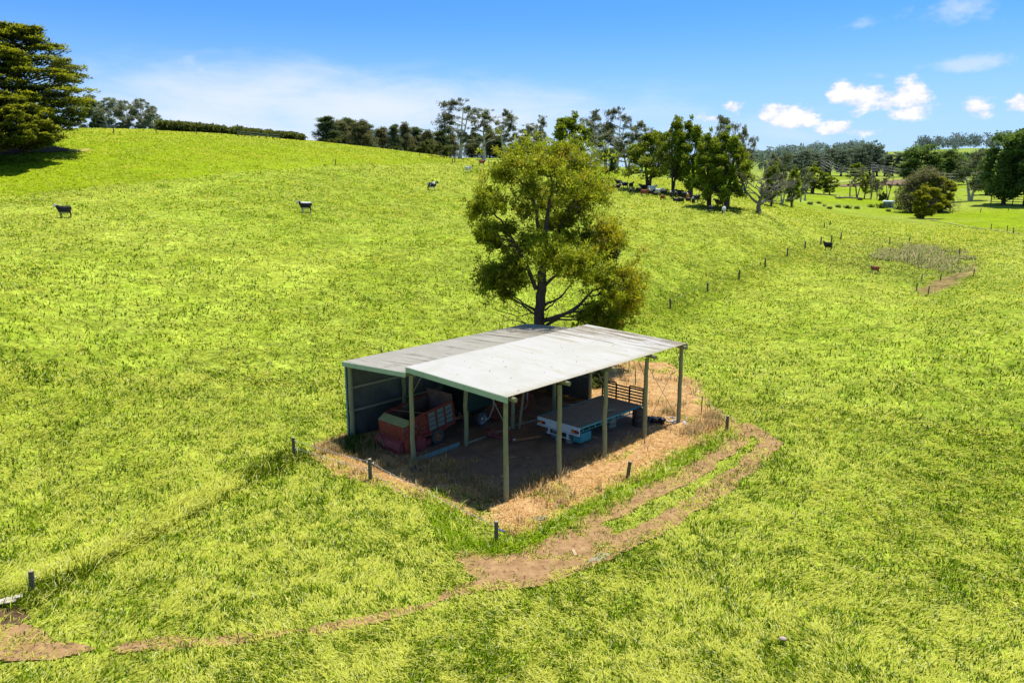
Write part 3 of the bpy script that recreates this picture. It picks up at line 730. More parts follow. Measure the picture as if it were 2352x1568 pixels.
# ------------------------------------------------------------------ things under the roof
def sp(t, w): return (*shed_xy(t, w), gz(*shed_xy(t, w)) + .045)
HEAD = PI / 2 - STH
RED = weathered('faded_red_paint', (.19, .032, .02), (.28, .05, .028), 3, .6, c3=(.20, .09, .07), c3amt=.54, bump=.2)
PINK = weathered('sun_bleached_red', (.27, .055, .05), (.24, .035, .03), 4, .6, c3=(.42, .16, .22), c3amt=.6)
ORANGE = weathered('orange_red_paint', (.40, .085, .025), (.30, .055, .02), 4, .6, c3=(.18, .08, .05))
SLATE = weathered('flaking_grey_green_board', (.13, .18, .165), (.19, .235, .21), 3, .8, c3=(.50, .50, .44), c3amt=.64, stretch=(1, 1, 5))
OLIVE = weathered('olive_flap', (.24, .26, .09), (.34, .34, .14), 3, .6, c3=(.2, .12, .06))
RUBBER = weathered('tyre_rubber', (.055, .055, .055), (.10, .095, .085), 8, .9, bump=.3)
RUST = weathered('rust', (.22, .10, .045), (.34, .17, .08), 9, .85, c3=(.14, .07, .04))
WHITEP = weathered('white_paint', (.60, .68, .72), (.70, .76, .78), 4, .5, c3=(.4, .42, .4), c3amt=.7, bump=.03)
TEAL = weathered('teal_paint', (.03, .22, .25), (.05, .30, .33), 3, .45, c3=(.10, .13, .12), c3amt=.62, bump=.03)
BLACK = weathered('black_paint', (.02, .02, .02), (.035, .033, .03), 5, .5, bump=.03)
DECK = weathered('tray_boards', (.17, .155, .125), (.26, .24, .20), 3, .85, c3=(.10, .09, .075), stretch=(.5, 7, 1), bump=.3)
INSIDE = weathered('dark_timber', (.10, .07, .055), (.16, .115, .09), 4, .9)
SILVER = weathered('silver_rim', (.52, .54, .55), (.62, .63, .63), 6, .35, .5, bump=.02)
AMBER = weathered('amber_lens', (.75, .22, .02), (.8, .28, .03), 9, .25, bump=0)
REDL = weathered('red_lens', (.50, .02, .015), (.55, .03, .02), 9, .25, bump=0)
DGREEN = weathered('dark_green_paint', (.012, .035, .028), (.022, .05, .04), 2, .6, c3=(.12, .10, .06))

def wheel(parent, c, r, wd, rimr, rimmat, spokes=0, side=-1):
    ty = MB(); ty.lathe([(rimr, -wd * .40), (rimr * 1.15, -wd * .5), (r * .93, -wd * .5), (r, -wd * .36), (r, wd * .36), (r * .93, wd * .5), (rimr * 1.15, wd * .5), (rimr, wd * .40), (rimr, -wd * .40)], c, 28, 'Y')
    for k in range(22):
        a = 2 * PI * k / 22; ty.box((c[0] + math.cos(a) * r, c[1] + (k % 2 - .5) * wd * .45, c[2] + math.sin(a) * r), (.05, wd * .5, .03), Matrix.Rotation(-a - PI / 2, 3, 'Y'))
    t = ty.build('tyre', RUBBER); t.parent = parent
    rm = MB(); y = side * wd * .42; s = side
    if spokes:
        rm.lathe([(rimr, y), (rimr * .86, y - s * .02), (rimr * .82, y - s * .07)], c, 24, 'Y'); rm.lathe([(rimr * .42, y - s * .05), (rimr * .36, y - s * .01), (.0, y - s * .0)], c, 16, 'Y')
        for k in range(spokes):
            a = 2 * PI * k / spokes; d = (math.cos(a), math.sin(a))
            rm.bar((c[0] + d[0] * rimr * .3, c[1] + y - s * .035, c[2] + d[1] * rimr * .3), (c[0] + d[0] * rimr * .9, c[1] + y - s * .035, c[2] + d[1] * rimr * .9), .03, rimr * .3, up=(0, 1, 0))
    else:
        rm.lathe([(rimr, y), (rimr * .88, y - s * .03), (rimr * .7, y - s * .05), (rimr * .62, y - s * .03), (rimr * .3, y + s * .0), (rimr * .26, y + s * .035), (0, y + s * .035)], c, 24, 'Y')
        for k in range(6):
            a = 2 * PI * k / 6; rm.box((c[0] + math.cos(a) * rimr * .5, c[1] + y - s * .005, c[2] + math.sin(a) * rimr * .5), (.035, .03, .035))
    rm.build('rim', rimmat, t)
    return t

def forage_wagon():
    x, y, z = sp(2.62, 8.2); R = .385
    root = empty('forage_wagon', (x, y, z + R), HEAD, 'old red forage wagon with flaking grey green side boards parked by the corrugated wall', 'farm wagon')
    root.rotation_euler = (0, -math.radians(7.5), HEAD)
    X0, X1 = -1.55, 1.25; HW = .95; zb, zt = .30, 1.42        # box: front, rear, half width, floor, top rail
    # side walls with posts and rails
    for s, nm in ((-1, 'side_wall'), (1, 'side_wall')):
        m = MB(); ya = s * HW
        m.bar((X0, ya, zb + .02), (X1, ya, zb + .02), .07, .13); m.bar((X0, ya, zt), (X1 + .02, ya, zt + .05), .07, .10)
        for k in range(6):
            xx = X0 + (X1 - X0) * k / 5; m.bar((xx, ya + s * .02, zb - .02), (xx, ya + s * .02, zt + .02), .07, .07, up=(0, 1, 0))
        w = m.build(nm, RED, root)
        for k in range(5):
            xa, xb = X0 + (X1 - X0) * (k + .07) / 5, X0 + (X1 - X0) * (k + .93) / 5
            pm = MB()
            for r in range(4):
                z0 = zb + .12 + r * .24; pm.box(((xa + xb) / 2, ya - s * .01 + rng.normal(0, .004), z0 + .105), (xb - xa, .03, .205), bev=.006)
            pm.build('side_board', SLATE if k >= 2 else RED, w)
    m = MB(); m.box(((X0 + X1) / 2, 0, zb), (X1 - X0, HW * 2 - .06, .06)); m.build('floor', INSIDE, root)
    m = MB()
    for s in (-1, 1): m.bar((X0 + .1, s * (HW - .07), .85), (X1 - .05, s * (HW - .07), .9), .03, .85)
    m.build('lining', INSIDE, root)
    m = MB(); m.quad((X1, -HW, zb), (X1, HW, zb), (X1, HW, zt + .38), (X1, -HW, zt + .38)); m.box((X1 + .02, 0, zt + .38), (.06, HW * 2 + .04, .06))
    for s in (-1, 0, 1): m.box((X1 + .03, s * (HW - .03), (zb + zt + .38) / 2), (.06, .06, zt + .38 - zb))
    m.build('tail_wall', weathered('tail_wall_brown', (.13, .075, .06), (.20, .12, .10), 3, .8), root)
    m = MB(); m.tube([(X0 + .4, HW, zt + .02), (X0 + .9, -HW, zt + .07)], .02, 6); m.build('cross_bar', RUST, root)
    # beater housing at the front
    m = MB(); xf = X0 - .42
    prof = [(xf, -.02), (xf - .03, .55), (xf + .0, 1.22), (X0 + .06, 1.22), (X0 + .06, -.1)]
    for s in (-1, 1): pass
    for (a, b), (c, d) in zip(prof[:-1], prof[1:]): m.quad((a, -HW - .02, b), (a, HW + .02, b), (c, HW + .02, d), (c, -HW - .02, d))
    for s in (-1, 1): m.quad(*[(a, s * (HW + .02), b) for a, b in prof])
    m.bar((xf - .04, -HW, .62), (xf - .04, HW, .62), .05, .05); m.bar((xf - .05, -HW, .1), (xf - .03, HW, .14), .06, .06)
    m.build('front_housing', RED, root)
    m = MB(); m.quad((xf + .0, -HW - .03, 1.23), (xf + .0, HW + .03, 1.23), (X0 + .0, HW + .03, 1.44), (X0 + .0, -HW - .03, 1.44))
    m.quad((xf + .0, HW + .03, 1.23), (X0 + .0, HW + .03, 1.44), (X0 + .0, HW + .03, 1.23)); m.quad((xf + .0, -HW - .03, 1.23), (X0 + .0, -HW - .03, 1.44), (X0 + .0, -HW - .03, 1.23)); m.build('top_flap', OLIVE, root)
    # rounded cross conveyor shroud hanging below
    m = MB(); pr = [(xf - .02 + .0, .5), (xf - .26, .42), (xf - .40, .18), (xf - .38, -.12), (xf - .18, -.34), (xf + .15, -.40), (X0 + .1, -.2)]
    for (a, b), (c, d) in zip(pr[:-1], pr[1:]): m.quad((a, -HW + .05, b), (a, HW + .12, b), (c, HW + .12, d), (c, -HW + .05, d))
    m.quad(*[(a, HW + .12, b) for a, b in pr]); m.quad(*[(a, -HW + .05, b) for a, b in pr]); m.build('conveyor_shroud', PINK, root)
    m = MB(); m.bar((xf - .36, HW * .75, .42), (xf - .30, -.1, -.28), .05, .09); m.bar((xf - .33, .1, .3), (xf - .2, -HW, .2), .04, .05); m.tube([(xf - .1, HW + .1, .45), (xf - .3, HW * .6, .5), (xf - .42, .2, .1)], .03, 6); m.build('drive_linkage', RUST, root)
    m = MB(); m.quad((xf - .06, -HW - .05, 1.0 - .35), (xf + .16, -HW - .05, .55), (xf + .2, -HW - .05, -.38), (xf - .1, -HW - .05, -.42)); m.box((xf + .05, -HW - .03, .0), (.25, .03, .75)); m.build('side_plate', ORANGE, root)
    m = MB(); m.box((X0 + .42, -HW - .10, .02), (.62, .2, .62), bev=.02); m.box((X0 + .30, -HW - .13, .42), (.22, .16, .3)); m.box((X0 + .95, -HW - .02, -.05), (.25, .16, .25)); m.build('gear_cover', PINK, root)
    m = MB(); m.bar((X0, .35, .2), (X1 + .1, .35, .2), .1, .14); m.bar((X0, -.35, .2), (X1 + .1, -.35, .2), .1, .14); m.tube([(0, -HW + .05, 0), (0, HW - .05, 0)], .06, 10)
    m.quad((-.55, -HW - .01, .3), (1.22, -HW - .01, .34), (.5, -HW - .01, .12), (-.35, -HW - .01, .12)); m.build('chassis', RED, root)
    m = MB(); m.bar((X0, .3, .05), (X0 - 1.75, .15, -.18), .1, .1); m.bar((X0, -.3, .05), (X0 - 1.75, .1, -.18), .1, .1); m.box((X0 - 1.85, .12, -.19), (.2, .2, .06)); m.build('drawbar', RUST, root)
    wheel(root, (0, -HW - .02, 0), R, .26, .2, RUST, side=-1); wheel(root, (0, HW + .02, 0), R, .26, .2, RUST, side=1)
    return root
forage_wagon()

def flatbed():
    x, y, z = sp(9.5, 2.82)
    root = empty('truck_tray', (x, y, z), HEAD - .018, 'detached flatbed truck tray with white tail board and timber deck under the roof', 'truck tray')
    L, Wd, H = 2.66, 1.36, 1.02
    m = MB(); n = 12
    for k in range(n):
        yy = -Wd + .05 + (k + .5) * (2 * Wd - .1) / n; m.box((0, yy, H - .03 + rng.normal(0, .003)), (2 * L - .08, (2 * Wd - .1) / n - .012, .045), bev=.004)
    m.build('deck', DECK, root)
    for s in (-1, 1):
        m = MB(); m.bar((-L, s * Wd, H - .045), (L, s * Wd, H - .045), .05, .10)
        m.bar((-L, s * (Wd - .01), H - .24), (L, s * (Wd - .01), H - .24), .03, .03)
        for k in range(11): xx = -L + .25 + k * (2 * L - .5) / 10; m.box((xx, s * (Wd - .01), H - .165), (.05, .028, .15))
        m.build('side_rail', TEAL, root)
    tb = MB(); tb.box((-L - .03, 0, H - .07), (.06, 2 * Wd + .06, .13), bev=.01); tb.box((-L - .01, 0, H - .25), (.04, 2 * Wd, .24)); tb.build('tail_board', WHITEP, root)
    m = MB(); m.box((-L - .05, 0, H - .41), (.09, 2 * Wd + .04, .055), bev=.01)
    for yy in (-.62, .62): m.box((-L - .02, yy, H - .56), (.06, .1, .3)); m.box((-L - .02, yy, H - .72), (.1, .18, .04))
    m.bar((-L + .02, -Wd * .55, H - .74), (-L + .02, Wd * .6, H - .72), .05, .05); m.build('bumper', WHITEP, root)
    for s in (-1, 1):
        m = MB(); m.box((-L - .045, s * (Wd - .30), H - .255), (.035, .40, .15), bev=.006); lb = m.build('tail_light', BLACK, root)
        m = MB(); m.box((-L - .068, s * (Wd - .30) + .09 * 1, H - .255), (.02, .17, .12), bev=.005); m.build('amber_lens', AMBER, lb)
        m = MB(); m.box((-L - .068, s * (Wd - .30) - .09 * 1, H - .255), (.02, .17, .12), bev=.005); m.build('red_lens', REDL, lb)
        m = MB(); m.lathe([(.05, 0), (.05, -.03), (.0, -.04)], (-L - .03, s * (Wd - .055), H - .26), 12, 'X'); m.build('side_lamp', BLACK, root)
    for s in (-.42, .42):
        m = MB(); m.box((.05, s, H - .2), (2 * L - .2, .09, .2)); m.build('chassis_rail', BLACK, root)
    m = MB()
    for k in range(7): m.box((-L + .45 + k * .75, 0, H - .09), (.06, 2 * Wd - .12, .07))
    m.build('cross_member', TEAL, root)
    # toolbox under the rear corner
    m = MB(); m.box((-L + .52, -Wd + .28, H - .60), (.85, .5, .46), bev=.02); m.box((-L + .52, -Wd + .02, H - .60), (.78, .03, .36), bev=.01); m.build('toolbox', TEAL, root)
    # slatted headboard, lower in the middle
    m = MB(); hx = L + .0
    for yy, h in ((-Wd, .86), (-.46, .86), (.42, .86), (Wd, .98)):
        m.bar((hx, yy, H - .1), (hx, yy, H + h), .06, .07, up=(0, 1, 0))
    for r in range(5):
        zz = H + .12 + r * .165
        m.bar((hx, -Wd, zz), (hx, Wd, zz), .04, .075)
    zz = H + .12 + 5 * .155
    m.bar((hx, -Wd, zz), (hx, -.46, zz), .04, .07); m.bar((hx, .42, zz), (hx, Wd, zz), .04, .07); m.build('headboard', BLACK, root)
    for xx, yy in ((-L + .5, .55), (-L + .35, -.55), (.9, .5), (.9, -.6)):
        zz = 0; m = MB()
        for k in range(3): m.box((xx + rng.normal(0, .02), yy, zz + .11), (.5 - .05 * k, .28, .2), Matrix.Rotation(rng.normal(0, .12), 3, 'Z'), .015); zz += .22
        m.build('support_block', TIMBER, root)
    for xx, yy, sx, sy, r in ((.45, -.72, .62, .1, .4), (.2, -.95, .5, .16, -.2), (1.1, -.6, .25, .14, .3), (-1.7, -.3, .3, .16, .1), (-.3, 1.05, .35, .14, .1), (2.2, -.8, .5, .2, .3)):
        pass
    return root
flatbed()
def loose_plank(t, w, z, L, wd, rz, label):
    x, y, zz = sp(t, w); o = empty('plank', (x, y, zz - .045 + z), HEAD + rz); bpy.data.objects.remove(o)
    m = MB(); m.box((0, 0, .022), (L, wd, .04), bev=.006); m.box((L * .1, wd * .9, .015), (L * .7, wd * .4, .025), Matrix.Rotation(.2, 3, 'Z'))
    p = m.build('plank', TIMBER, None, (x, y, zz - .045 + z)); p.rotation_euler = (0, 0, HEAD + rz); tag(p, label, 'plank')
loose_plank(9.9, 2.05, 1.072, .75, .16, -.35, 'short weathered plank lying on the truck tray deck')

def drum():
    x, y, z = sp(11.5, 1.27); r = .31; h = .92
    root = empty('steel_drum', (x, y, z - .02), 0, 'dark rusty steel drum standing under the front end of the truck tray', 'drum')
    m = MB(); m.lathe([(0, .01), (r, .0), (r + .012, .02), (r, .05), (r, .28), (r + .016, .30), (r, .32), (r, .58), (r + .016, .60), (r, .62), (r, h - .05), (r + .014, h - .02), (r, h), (r - .02, h - .015), (0, h - .02)], n=28)
    m.build('drum_shell', weathered('dark_drum', (.045, .035, .03), (.08, .06, .05), 5, .6, c3=(.15, .075, .04)), root)
    m = MB(); m.lathe([(.035, h - .02), (.035, h + .005), (0, h + .005)], (.18, 0, 0), 10); m.build('bung', STEEL, root)
drum()
BUCK = weathered('pale_blue_plastic', (.16, .42, .75), (.22, .50, .82), 6, .45, bump=0)
def bucket(t, w, label, lid):
    x, y, z = sp(t, w); root = empty('bucket', (x, y, z - .01), rng.uniform(0, 6), label, 'bucket', 'blue buckets by the tray')
    m = MB(); m.lathe([(0, 0), (.125, 0), (.14, .30), (.15, .30), (.15, .33), (.135, .33), (.12, .03), (0, .03)], n=20); m.build('pail', BUCK, root)
    m = MB(); m.tube([(math.cos(a) * .15, math.sin(a) * .09, .31 - abs(math.sin(a)) * .1) for a in np.linspace(0, PI, 10)], .006, 5); m.build('handle', STEEL, root)
    if lid: m = MB(); m.box((.139, 0, .16), (.01, .1, .12)); m.build('sticker', WHITEP, root)
bucket(7.0, 3.05, 'pale blue bucket beneath the middle of the white tail board', True)
bucket(7.12, 2.38, 'pale blue bucket standing nearer the right end of the tray tail', False)

def heap():
    x, y, z = sp(12.55, .95); m = MB()
    for k in range(16):
        a = rng.uniform(0, 6.28); r = rng.uniform(0, .42); pts = [(r * math.cos(a) * 1.3, r * math.sin(a), .06 + rng.uniform(0, .16))]
        s = rng.uniform(.12, .26); m.lathe([(0, -s * .5), (s * .8, -s * .35), (s, 0), (s * .6, s * .4), (0, s * .5)], pts[0], 7)
    o = m.build('plastic_heap', weathered('black_plastic', (.012, .012, .014), (.03, .03, .034), 6, .35), None, (x, y, z)); tag(o, 'heap of crumpled black plastic sheeting beside the drum', 'rubbish heap')
    x, y, z = sp(13.2, .3); m = MB()
    for k in range(22):
        c = (rng.normal(0, .55), rng.normal(0, .3), .02 + rng.uniform(0, .08)); R = Matrix.Rotation(rng.uniform(0, 6), 3, 'Z') @ Matrix.Rotation(rng.normal(0, .4), 3, 'X'); m.box(c, (rng.uniform(.08, .35), rng.uniform(.06, .2), .01), R)
    o = m.build('paper_litter', weathered('grey_litter', (.42, .42, .43), (.62, .61, .58), 4, .8), None, (x, y, z)); tag(o, 'scattered grey litter on dry grass at the far corner post', 'litter', kind='stuff')
heap()

def tow_frame():
    x, y, z = sp(5.3, 4.6); root = empty('tow_frame', (x, y, z), HEAD, 'dark red drawbar frame lying on the earth floor between posts', 'farm implement')
    P = lambda t, w, zz: (t - 5.3, w - 4.6, zz)
    m = MB(); m.tube([P(5.05, 4.35, .12), P(6.5, 3.75, .14)], .075, 10); m.build('roller_bar', RUST, root)
    m = MB(); m.bar(P(5.1, 4.45, .12), P(4.9, 5.6, .16), .09, .12); m.bar(P(5.2, 4.4, .2), P(5.5, 5.2, .62), .05, .06); m.bar(P(4.95, 5.5, .1), P(5.55, 5.3, .1), .09, .14); m.build('main_frame', weathered('oxide_red', (.20, .055, .04), (.28, .085, .06), 5, .7, c3=(.12, .06, .04)), root)
    m = MB(); m.bar(P(5.5, 5.2, .05), P(5.5, 5.2, .68), .09, .09); m.bar(P(5.5, 5.2, .4), P(4.95, 5.7, .4), .07, .07); m.bar(P(5.0, 5.75, .05), P(4.95, 5.7, .5), .1, .1); m.box(P(4.92, 5.85, .25), (.5, .45, .3), bev=.03); m.build('hitch_mast', weathered('oxide_red_dark', (.16, .05, .035), (.22, .07, .05), 5, .7), root)
    m = MB(); m.box(P(5.12, 4.28, .21), (.12, .09, .05), bev=.01); m.build('tag_plate', WHITEP, root)
tow_frame()

def spreader():
    x, y, z = sp(5.95, 8.25); root = empty('seed_hopper', (x, y, z), HEAD, 'dark green hopper trailer on a silver rimmed wheel behind the forage wagon', 'trailer')
    m = MB(); a = [(-.9, -.75, 1.0), (.9, -.75, 1.0), (.9, .75, 1.0), (-.9, .75, 1.0)]; b = [(-1.15, -.95, 2.1), (1.15, -.95, 2.1), (1.15, .95, 2.1), (-1.15, .95, 2.1)]; c = [(-.35, -.3, .55), (.35, -.3, .55), (.35, .3, .55), (-.35, .3, .55)]
    for k in range(4):
        j = (k + 1) % 4; m.quad(a[k], a[j], b[j], b[k]); m.quad(c[k], c[j], a[j], a[k]); m.bar(b[k], b[j], .06, .06)
    m.quad(*c); m.build('hopper', DGREEN, root)
    m = MB(); m.bar((-1.6, 0, .5), (1.2, 0, .5), .12, .14); m.tube([(0, -.8, .4), (0, .8, .4)], .05, 8)
    for s in (-1, 1):
        for q in (-1, 1): m.bar((q * .8, s * .55, .45), (q * .85, s * .72, 1.0), .06, .06)
    m.bar((-.8, .55, .5), (-.8, -.55, .5), .08, .08); m.bar((.8, .55, .5), (.8, -.55, .5), .08, .08); m.build('chassis', RUST, root)
    wheel(root, (0, -.82, .39), .39, .22, .25, SILVER, 6, -1); wheel(root, (0, .82, .39), .39, .22, .25, SILVER, 6, 1)
spreader()
def rake():
    x, y, z = sp(8.1, 7.4); root = empty('hay_rake', (x, y, z), HEAD, 'orange wheel rake with pale bent pipe arms at the back of the shed', 'hay rake')
    m = MB(); m.tube([(-1.5, -.2, .95), (-1.5, -.25, 1.5), (-.9, -.3, 1.62), (.9, -.3, 1.6), (1.1, -.3, 1.5), (1.1, -.3, .6), (.9, -.3, .35), (.4, -.3, .3)], .045, 8); m.tube([(-1.5, -.2, .95), (-1.7, -.1, .4), (-2.0, -.1, .3)], .045, 8); m.build('pipe_arm', weathered('cream_pipe', (.30, .29, .24), (.40, .38, .32), 4, .6, c3=(.3, .2, .12)), root)
    for k, (xx, yy) in enumerate(((-1.0, .1), (-.3, -.05), (.4, -.2), (1.1, -.35))):
        m = MB(); c = Vector((xx, yy, .68))
        ring = [c + Vector((math.cos(a) * .5, math.sin(a) * .1, math.sin(a) * .5)) for a in np.linspace(0, 2 * PI, 25)]; m.tube(ring, .02, 6, False)
        for q in range(16): a = 2 * PI * q / 16; m.tube([c, c + Vector((math.cos(a) * .66, math.sin(a) * .13, math.sin(a) * .66))], .009, 4)
        m.build('rake_wheel', ORANGE, root)
    m = MB(); m.bar((-1.6, .3, .95), (1.6, -.25, .95), .1, .1)
    for xx in (-1.2, .1, 1.3): m.bar((xx, .05, .1), (xx, .05, .95), .06, .06)
    m.bar((-1.2, .05, .08), (-.9, .05, .08), .3, .05); m.bar((1.3, .05, .08), (1.5, .05, .08), .3, .05); m.build('frame', RED, root)
rake()
def old_tyre():
    x, y, z = sp(-.35, 5.15); m = MB(); m.lathe([(.2, .02), (.23, 0), (.33, .0), (.36, .06), (.36, .13), (.33, .19), (.23, .19), (.2, .17), (.2, .02)], n=26)
    o = m.build('old_tyre', RUBBER, None, (x, y, z - .03)); tag(o, 'old tyre lying flat at the foot of the middle front post', 'tyre')
old_tyre()
def magpie(t, w, rz, label):
    x, y, z = sp(t, w); root = empty('magpie', (x, y, z - .02), rz, label, 'bird', 'magpies behind the tray')
    m = MB(); m.loft([((-.14, 0, .13), .02, .015, (1, 0, .3)), ((-.08, 0, .16), .05, .05, (1, 0, .4)), ((.02, 0, .21), .07, .07, (1, 0, .6)), ((.08, 0, .27), .05, .055, (.6, 0, .8)), ((.10, 0, .33), .035, .04, (.4, 0, 1)), ((.12, 0, .37), .035, .035, (.9, 0, .4)), ((.16, 0, .38), .015, .014, (1, 0, 0)), ((.20, 0, .375), .004, .004, (1, 0, 0))], 10)
    m.tube([(-.12, 0, .14), (-.28, 0, .08)], [.03, .02], 6)
    for s in (-1, 1): m.tube([(.0, s * .03, .16), (.01, s * .03, .01), (.05, s * .03, .005)], .008, 5)
    m.build('body', weathered('black_feather', (.015, .015, .017), (.03, .03, .035), 9, .4), root)
    m = MB(); m.box((-.03, 0, .225), (.1, .11, .04), Matrix.Rotation(-.5, 3, 'Y'), .015); m.build('wing_patch', WHITEP, root)
magpie(14.7, 7.75, 1.2, 'black and white magpie on bare ground beyond the tray, left of the pair'); magpie(14.85, 7.3, 2.0, 'black and white magpie on bare ground beyond the tray, right of the pair')
# ------------------------------------------------------------------ fences
OLDPOST = weathered('old_fence_post', (.10, .085, .05), (.19, .165, .105), 5, .9, c3=(.10, .075, .04), stretch=(5, 5, 1), bump=.5)
SAWN = weathered('sawn_post_top', (.42, .36, .24), (.54, .47, .34), 9, .9)
PICKET = weathered('star_picket', (.05, .03, .02), (.09, .05, .035), 6, .8)
WIRE = weathered('fence_wire', (.55, .55, .52), (.66, .66, .62), 6, .45, .4, bump=0)
PORC = weathered('white_insulator', (.72, .72, .70), (.8, .8, .78), 6, .3, bump=0)
REDP = weathered('red_handle', (.60, .10, .03), (.66, .14, .05), 6, .4, bump=0); BLUEP = weathered('blue_handle', (.05, .07, .5), (.08, .10, .6), 6, .4, bump=0)
def fpost(parent, x, y, h, r=.075, lean=(0, 0), mat=None, nm='post'):
    z = gz(x, y); m = MB(); bx, by = x - parent.location.x, y - parent.location.y; bz = z - parent.location.z
    m.tube([(bx, by, bz - .25), (bx + lean[0] * .5, by + lean[1] * .5, bz + h * .5), (bx + lean[0], by + lean[1], bz + h)], [r * 1.06, r, r * .97], 10)
    po = m.build(nm, mat or OLDPOST, parent)
    if mat is None and r > .072:
        cp_ = MB(); cp_.lathe([(r * .9, 0), (r * .86, .012), (0, .014)], (bx + lean[0], by + lean[1], bz + h), 10); cp_.build('post_top', SAWN, po)
    return po, Vector((bx + lean[0], by + lean[1], bz + h))
def insulator(parent, p):
    m = MB(); m.lathe([(0, -.05), (.03, -.045), (.03, -.01), (.018, 0), (.03, .01), (.03, .045), (0, .05)], p, 8, 'Y'); m.build('insulator', PORC, parent)
def wire(parent, a, b, sag=.04, r=.011):
    a = Vector(a); b = Vector(b); m = MB(); m.tube([a.lerp(b, s) - Vector((0, 0, sag * 4 * s * (1 - s))) for s in np.linspace(0, 1, 9)], r, 4, False); m.build('wire', WIRE, parent)
def fence(label, pts, group=None, wires=(), r=.07, nm='wire_fence', wr=.006):
    x0, y0 = pts[0][:2]; root = empty(nm, (x0, y0, gz(x0, y0)), 0, label, 'fence', group); tops = []
    for p in pts: tops.append(fpost(root, p[0], p[1], p[2], p[3] if len(p) > 3 else r, (rng.normal(0, .03), rng.normal(0, .03)))[1])
    for f in wires:
        for a, b, p in zip(tops[:-1], tops[1:], pts): wire(root, a - Vector((0, 0, f)), b - Vector((0, 0, f)), .03, wr)
    return root
x0, y0 = hit(1140, 1247)[:2]
ring = empty('wire_fence', (x0, y0, gz(x0, y0)), 0, 'electric wire fence of round timber posts around the dry patch at the shed', 'fence')
A = fpost(ring, *hit(676, 1048)[:2], .95, .075)[1]; B = fpost(ring, *hit(851, 1103)[:2], 1.0, .085)[1]
Cc = fpost(ring, *hit(1140, 1247)[:2], .86, .08)[1]; D_ = fpost(ring, *hit(1440, 1103)[:2], .86, .08, (.12, .05))[1]; E_ = fpost(ring, *hit(1669, 992)[:2], .88, .085)[1]
F_ = fpost(ring, *hit(1611, 949)[:2], .98, .028, mat=PICKET, nm='star_picket')[1]; G_ = fpost(ring, *hit(1459, 885)[:2], 1.0, .028, mat=PICKET, nm='star_picket')[1]
dn = lambda v, q: v - Vector((0, 0, q))
for q in (.12, .5): wire(ring, dn(A, q), dn(B, q), .05)
wire(ring, dn(B, .14), dn(Cc, .18), .06); wire(ring, dn(E_, .1), dn(F_, .08), .03); wire(ring, dn(F_, .08), dn(G_, .08), .04); wire(ring, dn(B, .55), dn(B, .6) + (Cc - B) * .35 - Vector((0, 0, .25)), .02)
for v, q in ((B, .13), (B, .5), (E_, .1)): insulator(ring, dn(v, q) + Vector((-.1, -.02, 0)))
insulator(ring, dn(B, .16) + Vector((.16, -.06, 0)))
m = MB(); p = dn(Cc, .02); m.tube([p + Vector((.1, .3, .02)), p + Vector((.3, .34, .0))], .018, 8); m.build('gate_handle', REDP, ring)
m = MB(); p = dn(Cc, .38); m.tube([p + Vector((.07, .08, .03)), p + Vector((.30, .02, -.02))], .022, 8); m.build('gate_handle', BLUEP, ring)
lp = fence('single round fence post with a loose wire loop in long grass, bottom left', [(*hit(74, 1363)[:2], .80, .085)])
lp.name = 'gate_post'
m = MB(); m.tube([(math.cos(a) * (.12 + .1 * math.sin(a)), math.sin(a) * .1 - .02, .5 + .18 * math.sin(a * .5)) for a in np.linspace(0, 6.2, 18)], .006, 4, False); m.tube([(.05, -.05, .62), (.35, .1, .70), (.5, .2, .85), (.7, .4, .95)], .005, 4, False); m.build('wire', WIRE, lp)
fence('line of dark posts climbing the paddock to the right of the big tree', [(*hit(px, py)[:2], h, .095) for px, py, h in [(1540, 709, .95), (1625, 671, .98), (1697, 641, 1.05), (1757, 614, 1.15), (1808, 588, 1.1), (1849, 572, 1.05), (1885, 563, 1.2), (1909, 559, 1.2), (1931, 551, 1.1)]], wires=(.12,), wr=.004)
fence('short run of dark posts in the hollow below the dead tree', [(*hit(px, py)[:2], h, .08) for px, py, h in [(1893, 524, .9), (1906, 518, .9)]], wires=())
fence('leaning posts on the bank above the reed bed', [(*hit(px, py)[:2], h, .08) for px, py, h in [(2043, 560, 1.0), (2088, 557, .85), (2204, 585, .9)]], wires=(.1,), wr=.004)
fence('posts around the bare bank below the reeds', [(*hit(px, py)[:2], h, .06) for px, py, h in [(2105, 668, .85), (2117, 645, .8), (2160, 644, .75), (2236, 634, .8), (2131, 677, .9)]], wires=(.12,), wr=.004)
fence('sparse row of thin posts along the crest of the left hill', [(*hit(px, py)[:2], 1.15, .09) for px, py in [(261, 307), (359, 306), (451, 309), (547, 314)]], wires=())
fence('posts across the grass in front of the tall pale gum', [(*hit(px, py)[:2], h, .08) for px, py, h in [(771, 380, 1.0), (964, 359, .9), (993, 363, 1.1), (1020, 367, 1.0), (1039, 377, 1.2), (1044, 374, 1.5), (1123, 379, 1.0)]], wires=())
fence('posts along the pale field edge on the right', [(*hit(px, py)[:2], 1.2, .09) for px, py in [(2316, 484), (2252, 488), (2188, 490)]], wires=())
fence('posts along the dry grass strip on the right side', [(*hit(px, py)[:2], 1.2, .09) for px, py in [(2327, 537), (2313, 532), (2276, 527)]], wires=())
